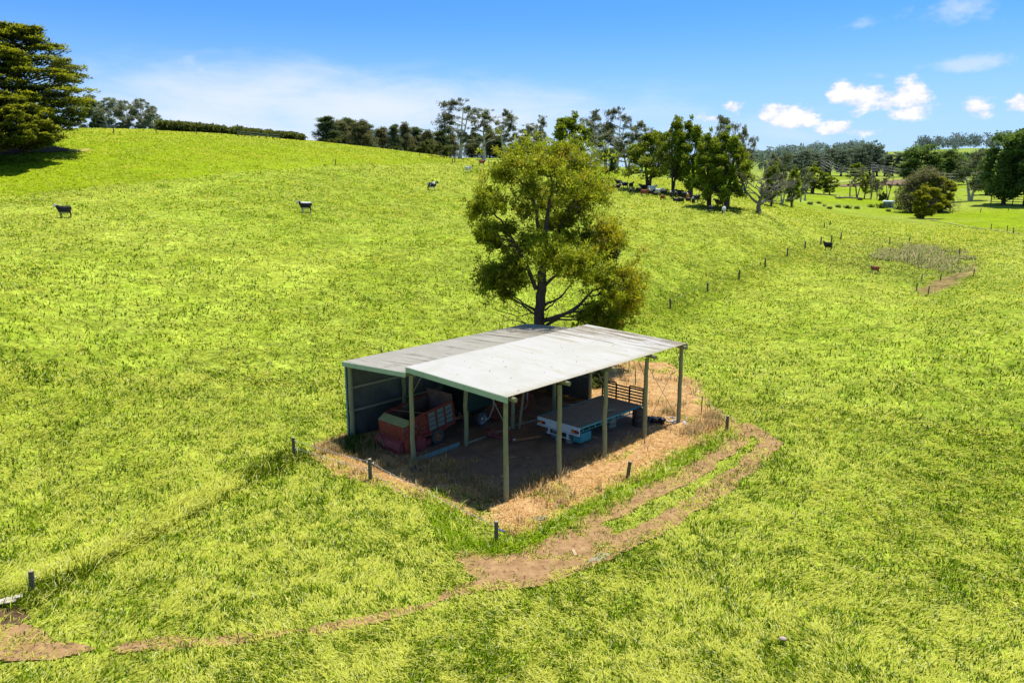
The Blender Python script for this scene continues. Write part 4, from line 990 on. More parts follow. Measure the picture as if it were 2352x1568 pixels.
def rails():
    a = hit(546, 313)[:2]; b = hit(643, 322)[:2]; x0, y0 = a; root = empty('timber_rail_fence', (x0, y0, gz(x0, y0)), 0, 'grey timber rail fence before the hedge on the hill crest', 'fence'); tops = []
    for s in np.linspace(0, 1, 7): tops.append(fpost(root, a[0] + (b[0] - a[0]) * s, a[1] + (b[1] - a[1]) * s, 1.2, .1)[1])
    for q in (.1, .55):
        m = MB()
        for u, v in zip(tops[:-1], tops[1:]): m.bar(dn(u, q), dn(v, q), .06, .16)
        m.build('rail', TIMBER, root)
rails()
# ------------------------------------------------------------------ small things on the track
def small():
    x, y, z = hit(1319, 1272); m = MB(); m.box((0, 0, .03), (.12, .46, .04), bev=.006); o = m.build('offcut', weathered('fresh_timber', (.55, .38, .2), (.62, .45, .26), 6, .8), None, (x, y, z + .04)); o.rotation_euler = (0, 0, .15); tag(o, 'short sawn timber offcut lying on the dirt track', 'offcut')
    PUD = new_mat('puddle_water'); b = PUD[2]; b.inputs['Base Color'].default_value = (.36, .30, .24, 1); b.inputs['Roughness'].default_value = .35
    for (px, py, rx, ry), lab in zip([(1378, 1281, .42, .2), (1240, 1190, .32, .18)], ['shallow grey puddle at the lower edge of the dirt track', 'shallow grey puddle at the upper edge of the dirt track']):
        x, y, z = hit(px, py); a = np.linspace(0, 2 * PI, 40, endpoint=False); r = 1 + .45 * (vnoise(np.cos(a) * 2 + px, np.sin(a) * 2, 3) - .5) * 2
        m = MB(); m.add([(math.cos(t) * rx * q, math.sin(t) * ry * q, 0) for t, q in zip(a, r)], [tuple(range(40))]); o = m.build('puddle', PUD[0], None, (x, y, gz(x, y) + .06)); o.rotation_euler = (0, 0, .6); tag(o, lab, 'puddle')
    x, y, z = hit(2, 1392); m = MB(); m.box((0, 0, .06), (.9, .3, .06), Matrix.Rotation(.35, 3, 'Z'), .02); m.box((.3, .18, .1), (.5, .2, .04), Matrix.Rotation(.5, 3, 'Z'), .01)
    o = m.build('timber_slab', weathered('bleached_slab', (.58, .50, .38), (.70, .62, .50), 4, .85, c3=(.4, .28, .16)), None, (x, y, z + .1)); tag(o, 'bleached broken timber slab at the left edge beside the pit', 'slab')
    x, y, z = hit(1797, 1476); m = MB(); m.lathe([(0, 0), (.16, .0), (.19, .06), (.12, .13), (0, .15)], n=9); o = m.build('stone', weathered('pink_stone', (.50, .36, .28), (.62, .47, .38), 6, .9, bump=.6), None, (x, y, z + .12)); o.scale = (.62, .5, .5); tag(o, 'pinkish stone lying alone in the grass at lower right', 'stone')
small()
PIT = weathered('pit_earth', (.10, .06, .04), (.2, .12, .07), 4, .95, bump=.8)
# ------------------------------------------------------------------ trees
def bark(name, a, b, c3=None): return weathered(name, a, b, 5, .9, c3=c3, stretch=(3, 3, .6), bump=.5, spec=.15)
BARKD = bark('dark_bark', (.055, .045, .04), (.12, .10, .085), (.28, .26, .23)); BARKG = bark('gum_bark', (.42, .38, .33), (.60, .56, .50), (.25, .2, .16)); BARKDEAD = bark('dead_bark', (.12, .105, .09), (.30, .27, .24), (.05, .04, .035))
HEROLEAF = foliage_mat('wattle_leaf', .5, .55, .15, .55)
LEAFD = foliage_mat('dense_leaf', .42, .55, .15, .5)

def orient(n, bias, up, scatter):
    v = rng.normal(0, 1, (n, 3)) * scatter + bias + np.array([0, 0, up]); return v / (np.linalg.norm(v, axis=1)[:, None] + 1e-9)
def leaves(centres, radii, per, size, aspect, cdark, clight, flat=1., droop=0., up=.35, topk=.6, seedv=0, crown_c=None, jitter=.25, yellow=None):
    """rhombic leaf faces gathered round cluster centres"""
    k = len(centres); n = k * per; cen = np.repeat(centres, per, 0); R = np.repeat(radii, per)
    g = rng.normal(0, 1, (n, 3)); g /= (np.linalg.norm(g, axis=1)[:, None] + 1e-9); rr = rng.random(n) ** .45
    off = g * (rr * R)[:, None]; off[:, 2] *= flat
    p = cen + off; p[:, 2] -= droop * rng.random(n) * R
    d = orient(n, off / (R[:, None] + 1e-6) * .8, up, .7)            # leaf axis
    a = rng.normal(0, 1, (n, 3)); s = np.cross(d, a); s /= (np.linalg.norm(s, axis=1)[:, None] + 1e-9)
    L = size * rng.uniform(.65, 1.35, n); W = L * aspect * rng.uniform(.7, 1.3, n)
    V = np.stack([p, p + d * (L * .45)[:, None] + s * (W / 2)[:, None], p + d * L[:, None], p + d * (L * .45)[:, None] - s * (W / 2)[:, None]], 1).reshape(-1, 3)
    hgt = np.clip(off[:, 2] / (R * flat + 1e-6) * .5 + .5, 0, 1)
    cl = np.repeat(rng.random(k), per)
    t = np.clip(topk * hgt + (1 - topk) * cl + rng.normal(0, jitter, n), 0, 1)[:, None]  # sunlit tops and shaded undersides of each cluster painted into leaf colour
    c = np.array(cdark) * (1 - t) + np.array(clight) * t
    if yellow is not None:
        yy = (np.repeat(rng.random(k), per) < yellow[1])[:, None] & (rng.random(n) < .6)[:, None]; c = np.where(yy, np.array(yellow[0]) * (.7 + .5 * rng.random(n))[:, None], c)
    C = np.repeat(c, 4, 0)
    return V, C
def leaf_mesh(name, VC):
    V = np.concatenate([a for a, b in VC]); C = np.concatenate([b for a, b in VC]); i = np.arange(len(V) // 4) * 4
    return mesh_np(name, V, [np.stack([i, i + 1, i + 2, i + 3], 1)], np.clip(C, 0.002, 1))

def limb(m, a, b, r0, r1, wob=.08, n=6, sag=0., seg=7):
    a = np.array(a, float); b = np.array(b, float); L = np.linalg.norm(b - a); pts = []; rad = []
    ph = rng.normal(0, 1, (2, 3))
    for k in range(seg):
        s = k / (seg - 1); p = a + (b - a) * s + (ph[0] * math.sin(PI * s) + ph[1] * math.sin(2 * PI * s) * .5) * L * wob * .5
        p[2] += L * sag * math.sin(PI * s); pts.append(p); rad.append(r0 + (r1 - r0) * s ** .8)
    m.tube(pts, rad, n, True); return np.array(pts), rad

def grow(blobs, trunk, r_base, clusters, crad, per, size, aspect, cdark, clight, flat=1., droop=0., up=.35, shell=.75, limb_r=.4, twig=True, topk=.6, squash=1., yellow=None, fill=.0, dead=0, nside=7, subs=1, soft=False):
    """blobs: (x,y,z,rx,ry,rz[,weight]); trunk: list of polylines with radii. Returns wood MB mesh and leaf arrays"""
    m = MB(); nodes = []
    for pl, r0, r1 in trunk:
        pl = [np.array(p, float) for p in pl]; pts = []; rad = []
        n = 4 * (len(pl) - 1) + 1
        for q in range(n):
            u = q / 4; i = min(int(u), len(pl) - 2); f = u - i; p = pl[i] * (1 - f) + pl[i + 1] * f; s = q / (n - 1)
            p = p + rng.normal(0, .02, 3) * r_base * 3; pts.append(p); rad.append(r0 + (r1 - r0) * s ** .85)
        rad[0] *= 1.35 if pl[0][2] < .2 else 1
        m.tube(pts, rad, 9); nodes += [(p, r) for p, r in zip(pts, rad)]
    NP = np.array([p for p, r in nodes]); NR = np.array([r for p, r in nodes])
    VC = []
    split = []
    for bl in blobs:
        if subs <= 1: split.append(tuple(bl)); continue
        for q in range(subs):
            g = rng.normal(0, 1, 3); g /= np.linalg.norm(g); f_ = rng.uniform(.25, .8); z_ = rng.uniform(.42, .72)
            split.append((bl[0] + g[0] * bl[3] * f_, bl[1] + g[1] * bl[4] * f_, bl[2] + g[2] * bl[5] * f_, bl[3] * z_ * rng.uniform(.8, 1.3), bl[4] * z_, bl[5] * z_ * rng.uniform(.7, 1.2), (bl[6] if len(bl) > 6 else 1.) * 1.25 / subs) + tuple(bl[7:]))
    for bl in split:
        bx, by, bz, rx, ry, rz = bl[:6]; wgt = bl[6] if len(bl) > 6 else 1.; cdk, clt = (bl[7], bl[8]) if len(bl) > 8 else (cdark, clight)
        c = np.array([bx, by, bz]); d = np.linalg.norm((NP - c) * np.array([1, 1, 1.0]), axis=1) + np.where(NP[:, 2] > bz - .1 * rz, 3 * rz, 0) + np.where(NP[:, 2] < 1.0, 2., 0)
        j = int(np.argmin(d)); st = NP[j]; r0 = min(NR[j] * .75, limb_r * r_base)
        pts, rad = limb(m, st, c - np.array([0, 0, rz * .3]), r0, r0 * .45, .14, nside - 1, .06)
        nc = max(4, int(clusters * wgt)); g = rng.normal(0, 1, (nc, 3)); g /= np.linalg.norm(g, axis=1)[:, None]
        sh = shell + (1 - shell) * rng.random(nc); inner = rng.random(nc) < fill; sh = np.where(inner, rng.random(nc) * .7, sh)
        if soft: sh = np.abs(rng.normal(0, .66, nc)) + .16
        g[:, 2] = np.where(g[:, 2] < -.8, -g[:, 2] * .5, g[:, 2])
        cen = c + g * sh[:, None] * np.array([rx, ry, rz])
        if twig:
            for q in cen[::2]:
                k = rng.integers(len(pts) // 2, len(pts)); limb(m, pts[k], q, rad[k] * .5, rad[k] * .12 + .006, .16, 4, .05, 5)
        R = crad * rng.uniform(.7, 1.3, nc) * (min(rx, ry, rz) if crad < .99 else 1)
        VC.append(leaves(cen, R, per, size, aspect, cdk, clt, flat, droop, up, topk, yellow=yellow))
    return m, VC

def tree_object(name, m, VC, barkm, leafm, loc, label, cat='tree', rz=0, group=None, scale=1):
    root = empty(name, loc, rz, label, cat, group); root.scale = (scale,) * 3 if np.isscalar(scale) else scale
    m.build('trunk', barkm, root)
    if VC: link('crown', leaf_mesh('crown', VC), leafm, root)
    return root

# ---- the big wattle behind the shed
def hero():
    X0, Y0 = 665, None; s = .0291
    bx, by, bz = at(1240, 50.6)
    k = .293 * s * 1.12                                                    # crop units to metres
    def B(X, Y, RX, RY, y=0, w=1., cd=None, cl=None): 
        b = ((1041 + X * .293 - 1236) * s, y * 1.9, (837 - (306 + Y * .293)) * s, RX * k, (RX + RY) / 2 * k * 1.35, RY * k, w)
        return b + (cd, cl) if cd is not None else b
    dk = ((.10, .13, .010), (.42, .49, .028)); yl = ((.20, .22, .012), (.66, .62, .028))
    blobs = [B(620,150,170,90,.5,1.3), B(800,160,170,90,-.3,1.3), B(960,240,150,110,.3,1.2), B(480,210,130,90,-.4,1), B(380,310,110,110,.2,1), B(700,260,190,90,-1.2,1.2), B(1010,400,170,120,-.5,1.3), B(1110,470,90,110,.4,.8),
             B(850,400,150,110,-1.6,1.1), B(600,430,130,110,.8,.9,*dk), B(560,580,90,100,-.3,.7,*dk), B(740,540,120,100,1.2,.7,*dk), B(960,560,150,110,.9,1,*dk), B(900,670,140,90,1.1,.8,*dk),
             B(250,470,90,90,-.2,.8), B(190,580,80,90,.3,.7), B(340,520,80,70,-.8,.6), B(270,730,100,90,-.4,.9), B(240,800,70,60,.2,.5,*dk), B(420,720,80,60,-.2,.6,*dk), B(340,850,90,60,.3,.5,*dk),
             B(1180,740,130,110,-.5,1.2,*yl), B(1260,800,90,90,.2,.8), B(1190,930,100,80,.4,.8,*dk), B(1080,800,110,80,.6,.8,*dk),
             B(680,890,110,110,-2.2,1.1), B(830,900,130,90,-2.4,1.2), B(980,920,120,90,-2.0,1.1), B(900,1010,120,60,-1.6,.7), B(640,780,90,70,-1.4,.7),
             B(330,1040,120,100,-.6,1,*dk), B(450,980,100,100,-.2,.9,*dk), B(290,1150,90,80,-.3,.8,*dk), B(430,1150,110,90,.3,.9,*dk), B(500,1080,70,80,-.6,.6,*dk), B(400,1240,80,60,.2,.5,*dk),
             B(1130,1080,130,70,-1.0,1), B(1280,1080,120,90,-.6,1.1,*yl), B(1390,1150,110,120,.2,1.1,*yl), B(1340,1270,100,90,-.3,1,*yl), B(1200,1200,110,80,-1.2,.8), B(1090,1330,110,90,-.8,.9,*dk), B(1180,1420,130,70,-.6,.7,*dk), B(1010,1400,80,60,-.4,.3,*dk), B(1300,1390,100,80,.2,.6), B(1270,1470,110,50,-.3,.35,*dk), B(1120,1480,100,45,-.2,.3,*dk), B(1400,1300,60,80,.1,.5,*yl), B(560,860,80,90,.2,.6,*dk), B(760,700,110,90,.8,.8,*dk), B(870,800,120,80,.6,.8)]
    pt = lambda X, Y, y=0: ((1041 + X * .293 - 1236) * s, y * 1.7, (837 - (306 + Y * .293)) * s)
    trunk = [([(-.05, 0, -.3), pt(668, 1480), pt(676, 1250), pt(690, 1050)], .42, .30), ([pt(690, 1050), pt(700, 800), pt(730, 600), pt(760, 400), pt(740, 280)], .22, .05), ([pt(690, 1050), pt(660, 760, .3), pt(640, 560, .4), pt(560, 400, .5), pt(450, 300, .3)], .18, .04),
             ([pt(690, 1050), pt(800, 780, .5), pt(900, 560, .6), pt(1000, 400, .2)], .18, .04), ([pt(640, 1190), pt(560, 980, -.2), pt(470, 820, -.3), pt(370, 650, -.3), pt(260, 560, -.2)], .16, .04), ([pt(700, 1170), pt(800, 1050, -.9), pt(840, 960, -1.6)], .13, .05),
             ([pt(690, 1450), pt(800, 1390, -.6), pt(930, 1330, -.8), pt(1080, 1180, -.6), pt(1250, 1130, -.4)], .17, .05), ([pt(700, 1320), pt(830, 1240, -.4), pt(920, 1120, -.6)], .10, .03), ([pt(720, 1480), pt(840, 1420, .3), pt(980, 1330, .3), pt(1180, 1290, .2)], .12, .04), ([pt(640, 1360), pt(540, 1290, -.3), pt(430, 1200, -.3)], .10, .03),
             ([pt(630, 1390), pt(520, 1310, .3), pt(420, 1250, .2), pt(330, 1150)], .07, .03), ([pt(720, 1360), pt(780, 1280, -.4), pt(860, 1200, -.5)], .07, .02), ([pt(700, 900), pt(880, 800, .5), pt(1080, 780, .3), pt(1200, 760, 0)], .09, .03)]
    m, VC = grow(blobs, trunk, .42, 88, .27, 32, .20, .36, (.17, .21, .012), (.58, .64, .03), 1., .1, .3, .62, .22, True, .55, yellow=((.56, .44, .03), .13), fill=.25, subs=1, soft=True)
    # bare dead branches low on the left
    for a, b, r in (((640, 1370), (480, 1390), .05), ((480, 1390), (300, 1330), .035), ((610, 1490), (430, 1420), .055), ((430, 1420), (330, 1360), .03), ((390, 1380), (380, 1480), .03), ((380, 1480), (350, 1520), .018), ((520, 1370), (380, 1260), .03), ((330, 1350), (230, 1330), .016), ((560, 1450), (480, 1380), .03), ((700, 1440), (760, 1330), .04), ((480, 1300), (600, 1340), .04), ((1080, 1430), (1030, 1490), .04), ((970, 1420), (950, 1500), .04), ((860, 1440), (880, 1500), .03)):
        p, r_ = limb(m, pt(*a, -.3), pt(*b, -.5), r, r * .35, .12, 5)
        for q in range(3): j = rng.integers(2, len(p)); limb(m, p[j], p[j] + rng.normal(0, .35, 3) + np.array([-.2, 0, .05]), r * .3, .006, .2, 4, 0, 4)
    for Xc, Yc in ((800, 230), (940, 560), (1100, 780), (880, 190), (1230, 1110), (1250, 1160), (760, 1250), (560, 1290)):
        for q in range(5): a = np.array(pt(Xc + rng.normal(0, 25), Yc + rng.normal(0, 20), -1.6)); limb(m, a, a + rng.normal(0, .45, 3), .022, .006, .2, 4, 0, 4)
    return tree_object('wattle_tree', m, VC, BARKD, HEROLEAF, (bx, by, bz), 'big olive green wattle tree with a forked dark trunk right behind the shed')
hero()

# ---- prototypes for the trees further off: built once at unit scale, copied with their parts
def proto_gum(h=16, w=9, sparse=.6, cd=(.11, .125, .075), cl=(.38, .40, .23), lean=0., stems=2, clear=.42, seed=1, per=26, crownpieces=22, size=.42):
    blobs = []; trunk = []; T = h
    for sidx in range(stems):
        a = rng.uniform(0, 6.28); sp_ = w * .28 * (0 if stems == 1 else 1)
        top = (math.cos(a + sidx * 2.4) * sp_ + lean, math.sin(a + sidx * 2.4) * sp_, T * rng.uniform(.82, .95)); mid_ = (top[0] * .45, top[1] * .45, T * .45)
        trunk.append(([(0, 0, -.4), mid_, top], .030 * h * (1 if stems == 1 else .75), .03))
    for k in range(crownpieces):
        z = T * (clear + (1 - clear) * (k + .5) / crownpieces); u = (z / T - clear) / (1 - clear); rw = w / 2 * (math.sin(PI * (.16 + .80 * u)) ** .8)
        a = rng.uniform(0, 6.28); r = rw * rng.uniform(.35, .95); b = w * rng.uniform(.11, .19)
        blobs.append((math.cos(a) * r + lean * z / T, math.sin(a) * r, z, b * 1.25, b * 1.25, b * 1.0, (sparse + rng.random() * .4) * .75))
    return grow(blobs, trunk, .03 * h, 13, .55, int(per * 1.5), size * .95, .40, cd, cl, .9, .3, -.1, .5, .35, True, .6, fill=.3, subs=3, soft=True)
def proto_wattle(h=12, w=8, cd=(.075, .11, .009), cl=(.44, .54, .03), clear=.2, pieces=14, per=46, stems=2, size=.34, sparse=1.):
    blobs = []; trunk = []
    for sidx in range(stems):
        a = rng.uniform(0, 6.28) + sidx * 2.6; top = (math.cos(a) * w * .18, math.sin(a) * w * .18, h * .85); trunk.append(([(rng.normal(0, .1), 0, -.4), (top[0] * .4, top[1] * .4, h * .4), top], .026 * h, .03))
    for k in range(pieces):
        u = (k + .5) / pieces; z = h * (clear + (1 - clear) * u * .93); rw = w / 2 * (math.sin(PI * (.2 + .76 * u)) ** .7); a = rng.uniform(0, 6.28) if k else 0; a = k * 2.4 + rng.normal(0, .4); r = rw * rng.uniform(.2, .85); b = w * rng.uniform(.14, .22) * (1 - .25 * u)
        blobs.append((math.cos(a) * r, math.sin(a) * r, z, b, b, b * 1.15, sparse))
    return grow(blobs, trunk, .026 * h, 20, .6, int(per * 1.25), size, .5, cd, cl, 1.0, .1, .3, .6, .4, True, .6, fill=.2, subs=3, soft=True)
def proto_cas(h=12, w=4.5, cd=(.10, .11, .055), cl=(.33, .32, .15)):
    trunk = [([(0, 0, -.4), (rng.normal(0, .2), 0, h * .5), (0, 0, h * .95)], .02 * h, .02)]; blobs = []
    for k in range(13):
        u = k / 12; z = h * (.10 + .84 * u); rw = w / 2 * (1 - .65 * u) * rng.uniform(.5, 1); a = k * 2.4; b = w * .30 * (1.15 - .5 * u)
        blobs.append((math.cos(a) * rw * .7, math.sin(a) * rw * .7, z, b, b, b * 1.35))
    return grow(blobs, trunk, .02 * h, 16, .55, 60, .45, .3, cd, cl, 1.3, .3, .5, .4, .35, True, .6, fill=.3)
def proto_poplar(h=20, w=11, cd=(.045, .09, .02), cl=(.30, .44, .09)):
    trunk = [([(0, 0, -.5), (.3, 0, h * .4), (0, 0, h * .9)], .022 * h, .03), ([(.3, 0, h * .15), (w * .2, 0, h * .5), (w * .25, 0, h * .75)], .012 * h, .03)]; blobs = []
    for k in range(26):
        u = (k + .5) / 26; z = h * (.16 + .80 * u); rw = w / 2 * math.sin(PI * (.22 + .72 * u)) ** .6; a = k * 2.4 + rng.normal(0, .3); r = rw * rng.uniform(.5, .85); b = w * rng.uniform(.13, .2)
        blobs.append((math.cos(a) * r, math.sin(a) * r, z, b, b, b * 1.15))
    return grow(blobs, trunk, .022 * h, 15, .45, 44, .55, .62, cd, cl, 1., .1, .1, .7, .35, False, .65, fill=.2)
def proto_dead(h=8, w=9):
    m = MB(); tips = []
    def rec(p, d, L, r, lev):
        q = p + d * L; pts, rad = limb(m, p, q, r, r * .68, .16, 6 if lev < 2 else 4, 0, 6)
        if lev >= 6: return
        for k in range(2 if lev == 0 else rng.integers(2, 4)):
            nd = d + rng.normal(0, .5, 3) * np.array([1.2, 1.0, .6]); nd[2] = nd[2] * .8 + .12; nd /= np.linalg.norm(nd); rec(q if k < 2 else pts[3], nd, L * rng.uniform(.62, .85), max(r * .64, .022), lev + 1)
    rec(np.array([0, 0, -.3]), np.array([.05, 0, 1]), h * .2, .44, 0); rec(np.array([0, 0, 1.0]), np.array([-.75, 0, .75]), h * .3, .24, 1); rec(np.array([0, 0, 1.1]), np.array([.8, 0, .6]), h * .3, .24, 1); rec(np.array([.05, 0, 1.2]), np.array([.95, -.2, .25]), h * .28, .09, 2); rec(np.array([0, 0, 1.3]), np.array([.2, .2, 1]), h * .3, .16, 1)
    return m
def proto_cypress(h=20, w=22, low=.2):
    """wide layered cypress: flat upswept foliage pads on spreading limbs"""
    trunk = [([(0, 0, -.5), (.2, 0, h * .25), (-.3, 0, h * .6), (0, 0, h * .9)], .055 * h, .1), ([(.2, 0, 1.2), (w * .16, 0, h * .4), (w * .26, .4, h * .66)], .028 * h, .06), ([(0, 0, 1.4), (-w * .15, .6, h * .4), (-w * .24, 0, h * .7)], .028 * h, .06)]
    m, VC = grow([], trunk, .055 * h, 1, 1, 1, 1, 1, (0, 0, 0), (0, 0, 0)); VC = []; C = []; R = []
    for k in range(400):
        u = rng.random() ** .9; z = h * (low + (.98 - low) * u); rw = w / 2 * (min(1, .66 + 1.7 * u) if u < .22 else (1.04 * math.sqrt(max(0, 1 - ((u - .22) / .80) ** 2.1)))); a = rng.uniform(0, 6.283); rr = rw * (rng.random() ** .24); rr *= (.86 + .2 * vnoise(np.array([a * 2.2]), np.array([z * .45]), 13)[0] * 3.0 - .30)
        C.append((math.cos(a) * rr, math.sin(a) * rr, z - .05 * rr)); R.append(rng.uniform(.9, 2.0) * h / 18)
    C = np.array(C); R = np.array(R)
    for k in range(0, 400, 4):
        st = np.array([0, 0, max(1.5, C[k, 2] - .35 * np.hypot(C[k, 0], C[k, 1]))]); limb(m, st, C[k], .12, .03, .06, 5, .04, 6)
    per = 210; n = len(C) * per; cen = np.repeat(C, per, 0); rad = np.repeat(R, per)
    ang = rng.uniform(0, 6.283, n); q = np.sqrt(rng.random(n)); ox = np.cos(ang) * q * rad; oy = np.sin(ang) * q * rad
    od = cen[:, :2] / (np.linalg.norm(cen[:, :2], axis=1)[:, None] + 1e-6); outw = ox * od[:, 0] + oy * od[:, 1]
    oz = rng.normal(0, .07, n) + .22 * (1 - q ** 2) * rad * .7 + np.clip(outw, 0, 9) * .12 - rng.random(n) ** 3 * .5
    p = cen + np.stack([ox * 1.15, oy * 1.15, oz], 1)
    d = np.stack([od[:, 0] * .8 + rng.normal(0, .45, n), od[:, 1] * .8 + rng.normal(0, .45, n), .28 + rng.normal(0, .22, n)], 1); d /= np.linalg.norm(d, axis=1)[:, None]
    s_ = np.cross(d, np.array([0, 0, 1.]) + rng.normal(0, .35, (n, 3))); s_ /= np.linalg.norm(s_, axis=1)[:, None]
    L = rng.uniform(.26, .58, n); W = L * .42
    V = np.stack([p, p + d * (L * .5)[:, None] + s_ * (W / 2)[:, None], p + d * L[:, None], p + d * (L * .5)[:, None] - s_ * (W / 2)[:, None]], 1).reshape(-1, 3)
    rim = np.linalg.norm(cen[:, :2], axis=1) / (w / 2); t = np.clip(.05 + .75 * (oz > .10) + .30 * (q > .6) * (rim > .6) + rng.normal(0, .2, n), 0, 1)[:, None]  # bright sunlit pad tops and dark undersides painted into foliage colour
    c = np.array([.03, .045, .010]) * (1 - t) + np.array([.48, .52, .035]) * t
    VC.append((V, np.repeat(c, 4, 0))); return m, VC

def place_proto(name, p, barkm, leafm):
    m, VC = p; return m.mesh('trunk'), (leaf_mesh('crown', VC) if VC else None), barkm, leafm, name
PR = {}
def proto(key, p, barkm, leafm, name, H):
    tm = p[0].mesh('trunk'); tm.materials.append(barkm); cm = None
    if p[1]: cm = leaf_mesh('crown', p[1]); cm.materials.append(leafm)
    zs = np.array([v.co.z for v in tm.vertices]).max(); xs = 1.
    if cm:
        co_ = np.empty(len(cm.vertices) * 3, np.float32); cm.vertices.foreach_get('co', co_); co_ = co_.reshape(-1, 3); zs = np.percentile(co_[:, 2], 99.7); xs = np.percentile(np.abs(co_[:, 0]), 98) * 2
    else:
        co_ = np.empty(len(tm.vertices) * 3, np.float32); tm.vertices.foreach_get('co', co_); co_ = co_.reshape(-1, 3); xs = np.percentile(np.abs(co_[:, 0]), 99) * 2
    PR[key] = (tm, cm, name, zs, xs)
proto('gumA', proto_gum(17, 10, .6, stems=2), BARKG, LEAF, 'gum_tree', 17)
proto('gumB', proto_gum(18, 8, .5, stems=1, crownpieces=20, clear=.38), BARKG, LEAF, 'gum_tree', 18)
proto('gumC', proto_gum(15, 10, .9, (.075, .10, .05), (.24, .28, .13), stems=2, clear=.3, crownpieces=18), BARKG, LEAF, 'gum_tree', 15)
proto('gumtall', proto_gum(20, 13, .75, (.06, .085, .035), (.24, .25, .10), stems=3, clear=.30, crownpieces=20, per=34), BARKG, LEAF, 'gum_tree', 20)
proto('watA', proto_wattle(12, 8, pieces=24, sparse=.7), BARKD, LEAFD, 'wattle_tree', 12)
proto('watB', proto_wattle(13, 7, stems=3, pieces=24, clear=.2, sparse=.6), BARKD, LEAFD, 'wattle_tree', 13)
proto('watS', proto_wattle(12, 9, clear=.3, pieces=19, stems=3, sparse=.45, cl=(.46, .54, .035)), BARKD, LEAFD, 'wattle_tree', 12)
proto('watY', proto_wattle(10, 7.5, (.10, .125, .008), (.54, .54, .02), .06, 14, 60, 2), BARKD, LEAFD, 'wattle_tree', 10)
proto('watL', proto_wattle(9, 9, (.05, .09, .035), (.22, .30, .11), .25, 13, 50, 1), BARKD, LEAFD, 'round_tree', 9)
proto('bush', proto_wattle(4, 5, (.06, .085, .02), (.26, .29, .07), .05, 9, 40, 2, .3), BARKD, LEAFD, 'shrub', 4)
proto('casA', proto_cas(12, 5), BARKD, LEAFD, 'casuarina_tree', 12)
proto('casB', proto_cas(13, 4.2, (.065, .095, .05), (.24, .30, .13)), BARKD, LEAFD, 'casuarina_tree', 13)
proto('casW', proto_cas(10, 9, (.10, .105, .05), (.30, .29, .13)), BARKD, LEAFD, 'casuarina_tree', 10)
proto('pop', proto_poplar(), BARKD, LEAFD, 'poplar_tree', 20)
proto('gumD', proto_gum(14, 10, 1.0, (.15, .18, .13), (.40, .44, .31), stems=2, clear=.10, crownpieces=24, per=34), BARKG, LEAF, 'gum_tree', 14)  # greyed, lightened leaf colour includes some painted haze
proto('far', proto_gum(20, 13, 1.0, (.10, .145, .11), (.27, .335, .24), stems=1, clear=.18, crownpieces=24, per=26, size=.6), BARKD, LEAF, 'gum_tree', 20)  # pale bluish green leaf colour has valley haze mixed in
proto('dead', (proto_dead(), []), BARKDEAD, None, 'dead_tree', 8)
proto('sap', proto_gum(9, 4.5, .5, (.09, .10, .05), (.24, .26, .10), stems=3, clear=.5, crownpieces=7, per=16, size=.3), BARKDEAD, LEAF, 'sapling', 9)
def plant(key, px, d, top, wid, label, cat='tree', group=None, base=None, rz=None):
    tm, cm, name, zs, xs = PR[key]; x, y, z = at(px, d)
    if base is not None: x, y, z = hit(px, base)
    dd = math.hypot(x, y); r = ray(px, top); k = dd / math.hypot(r[0], r[1]); H = max(1.0, CAMH + r[2] * k - z); Wm = wid * k / FPX
    root = empty(name, (x, y, z - .05), rng.uniform(0, 6.28) if rz is None else rz, label, cat, group); root.scale = (Wm / xs, Wm / xs, H / zs)
    a = bpy.data.objects.new('trunk', tm); col.objects.link(a); a.parent = root
    if cm: b = bpy.data.objects.new('crown', cm); col.objects.link(b); b.parent = root
    return root
# cypress pair on the left
def cyp(px, d, top, wid, label, h, w, low=.17):
    x, y, z = at(px, d); m, VC = proto_cypress(h, w, low); return tree_object('cypress_tree', m, VC, BARKD, LEAFD, (x, y, z), label, rz=rng.uniform(0, 6))
cyp(74, 131, 80, 0, 'huge dark cypress with layered golden tipped foliage at the left edge', 17.0, 16.5)
cyp(-5, 121, 205, 0, 'lower spreading cypress in front of the huge one, cut by the frame edge', 9.3, 14.5, .26)
cyp(-120, 133, 90, 0, 'dark cypress mostly outside the frame at far left', 15, 14)
T = plant
T('watL', 228, 262, 234, 48, 'rounded bright green tree close beside the cypress on the crest'); T('gumD', 232, 285, 220, 60, 'hazy grey gum top showing above the bright green round tree')
T('gumD', 268, 258, 226, 62, 'broad grey green gum right of the bright round tree on the crest'); T('gumD', 306, 255, 232, 44, 'thin sparse gum between the broad grey gum and the greener one'); T('gumD', 343, 250, 228, 52, 'greener two stemmed gum near the start of the hedge'); T('gumD', 366, 245, 244, 34, 'small leaning sparse gum above the left end of the hedge')
cas = [('casB',757,268,50),('casA',786,276,52),('casB',806,271,44),('casA',833,276,52),('casB',846,282,40),('casA',880,292,46),('casB',908,286,32),('casA',933,282,40),('casB',958,292,38),('casA',984,299,44),('casB',1012,300,46),('casA',1036,306,44)]
for i, (kx, px, tp, wd) in enumerate(cas):
    T(kx, px, 228 + (i % 3) * 9, tp, wd * 1.15, 'dark casuarina in the windbreak row on the hill between hedge and tall gum', group='casuarinas of the hilltop windbreak')
T('bush', 778, 212, 316, 36, 'pale green shrub at the left foot of the casuarina row'); T('bush', 764, 214, 325, 18, 'smallest shrub at the very left end of the casuarina row'); T('bush', 906, 214, 334, 24, 'low green shrub under the middle of the casuarina row'); T('bush', 952, 214, 334, 30, 'dull green shrub under the right half of the casuarinas'); T('bush', 983, 213, 318, 40, 'tall pale shrub near the right end of the casuarina row'); T('bush', 1012, 214, 328, 38, 'olive shrub just left of the tall pale gum')
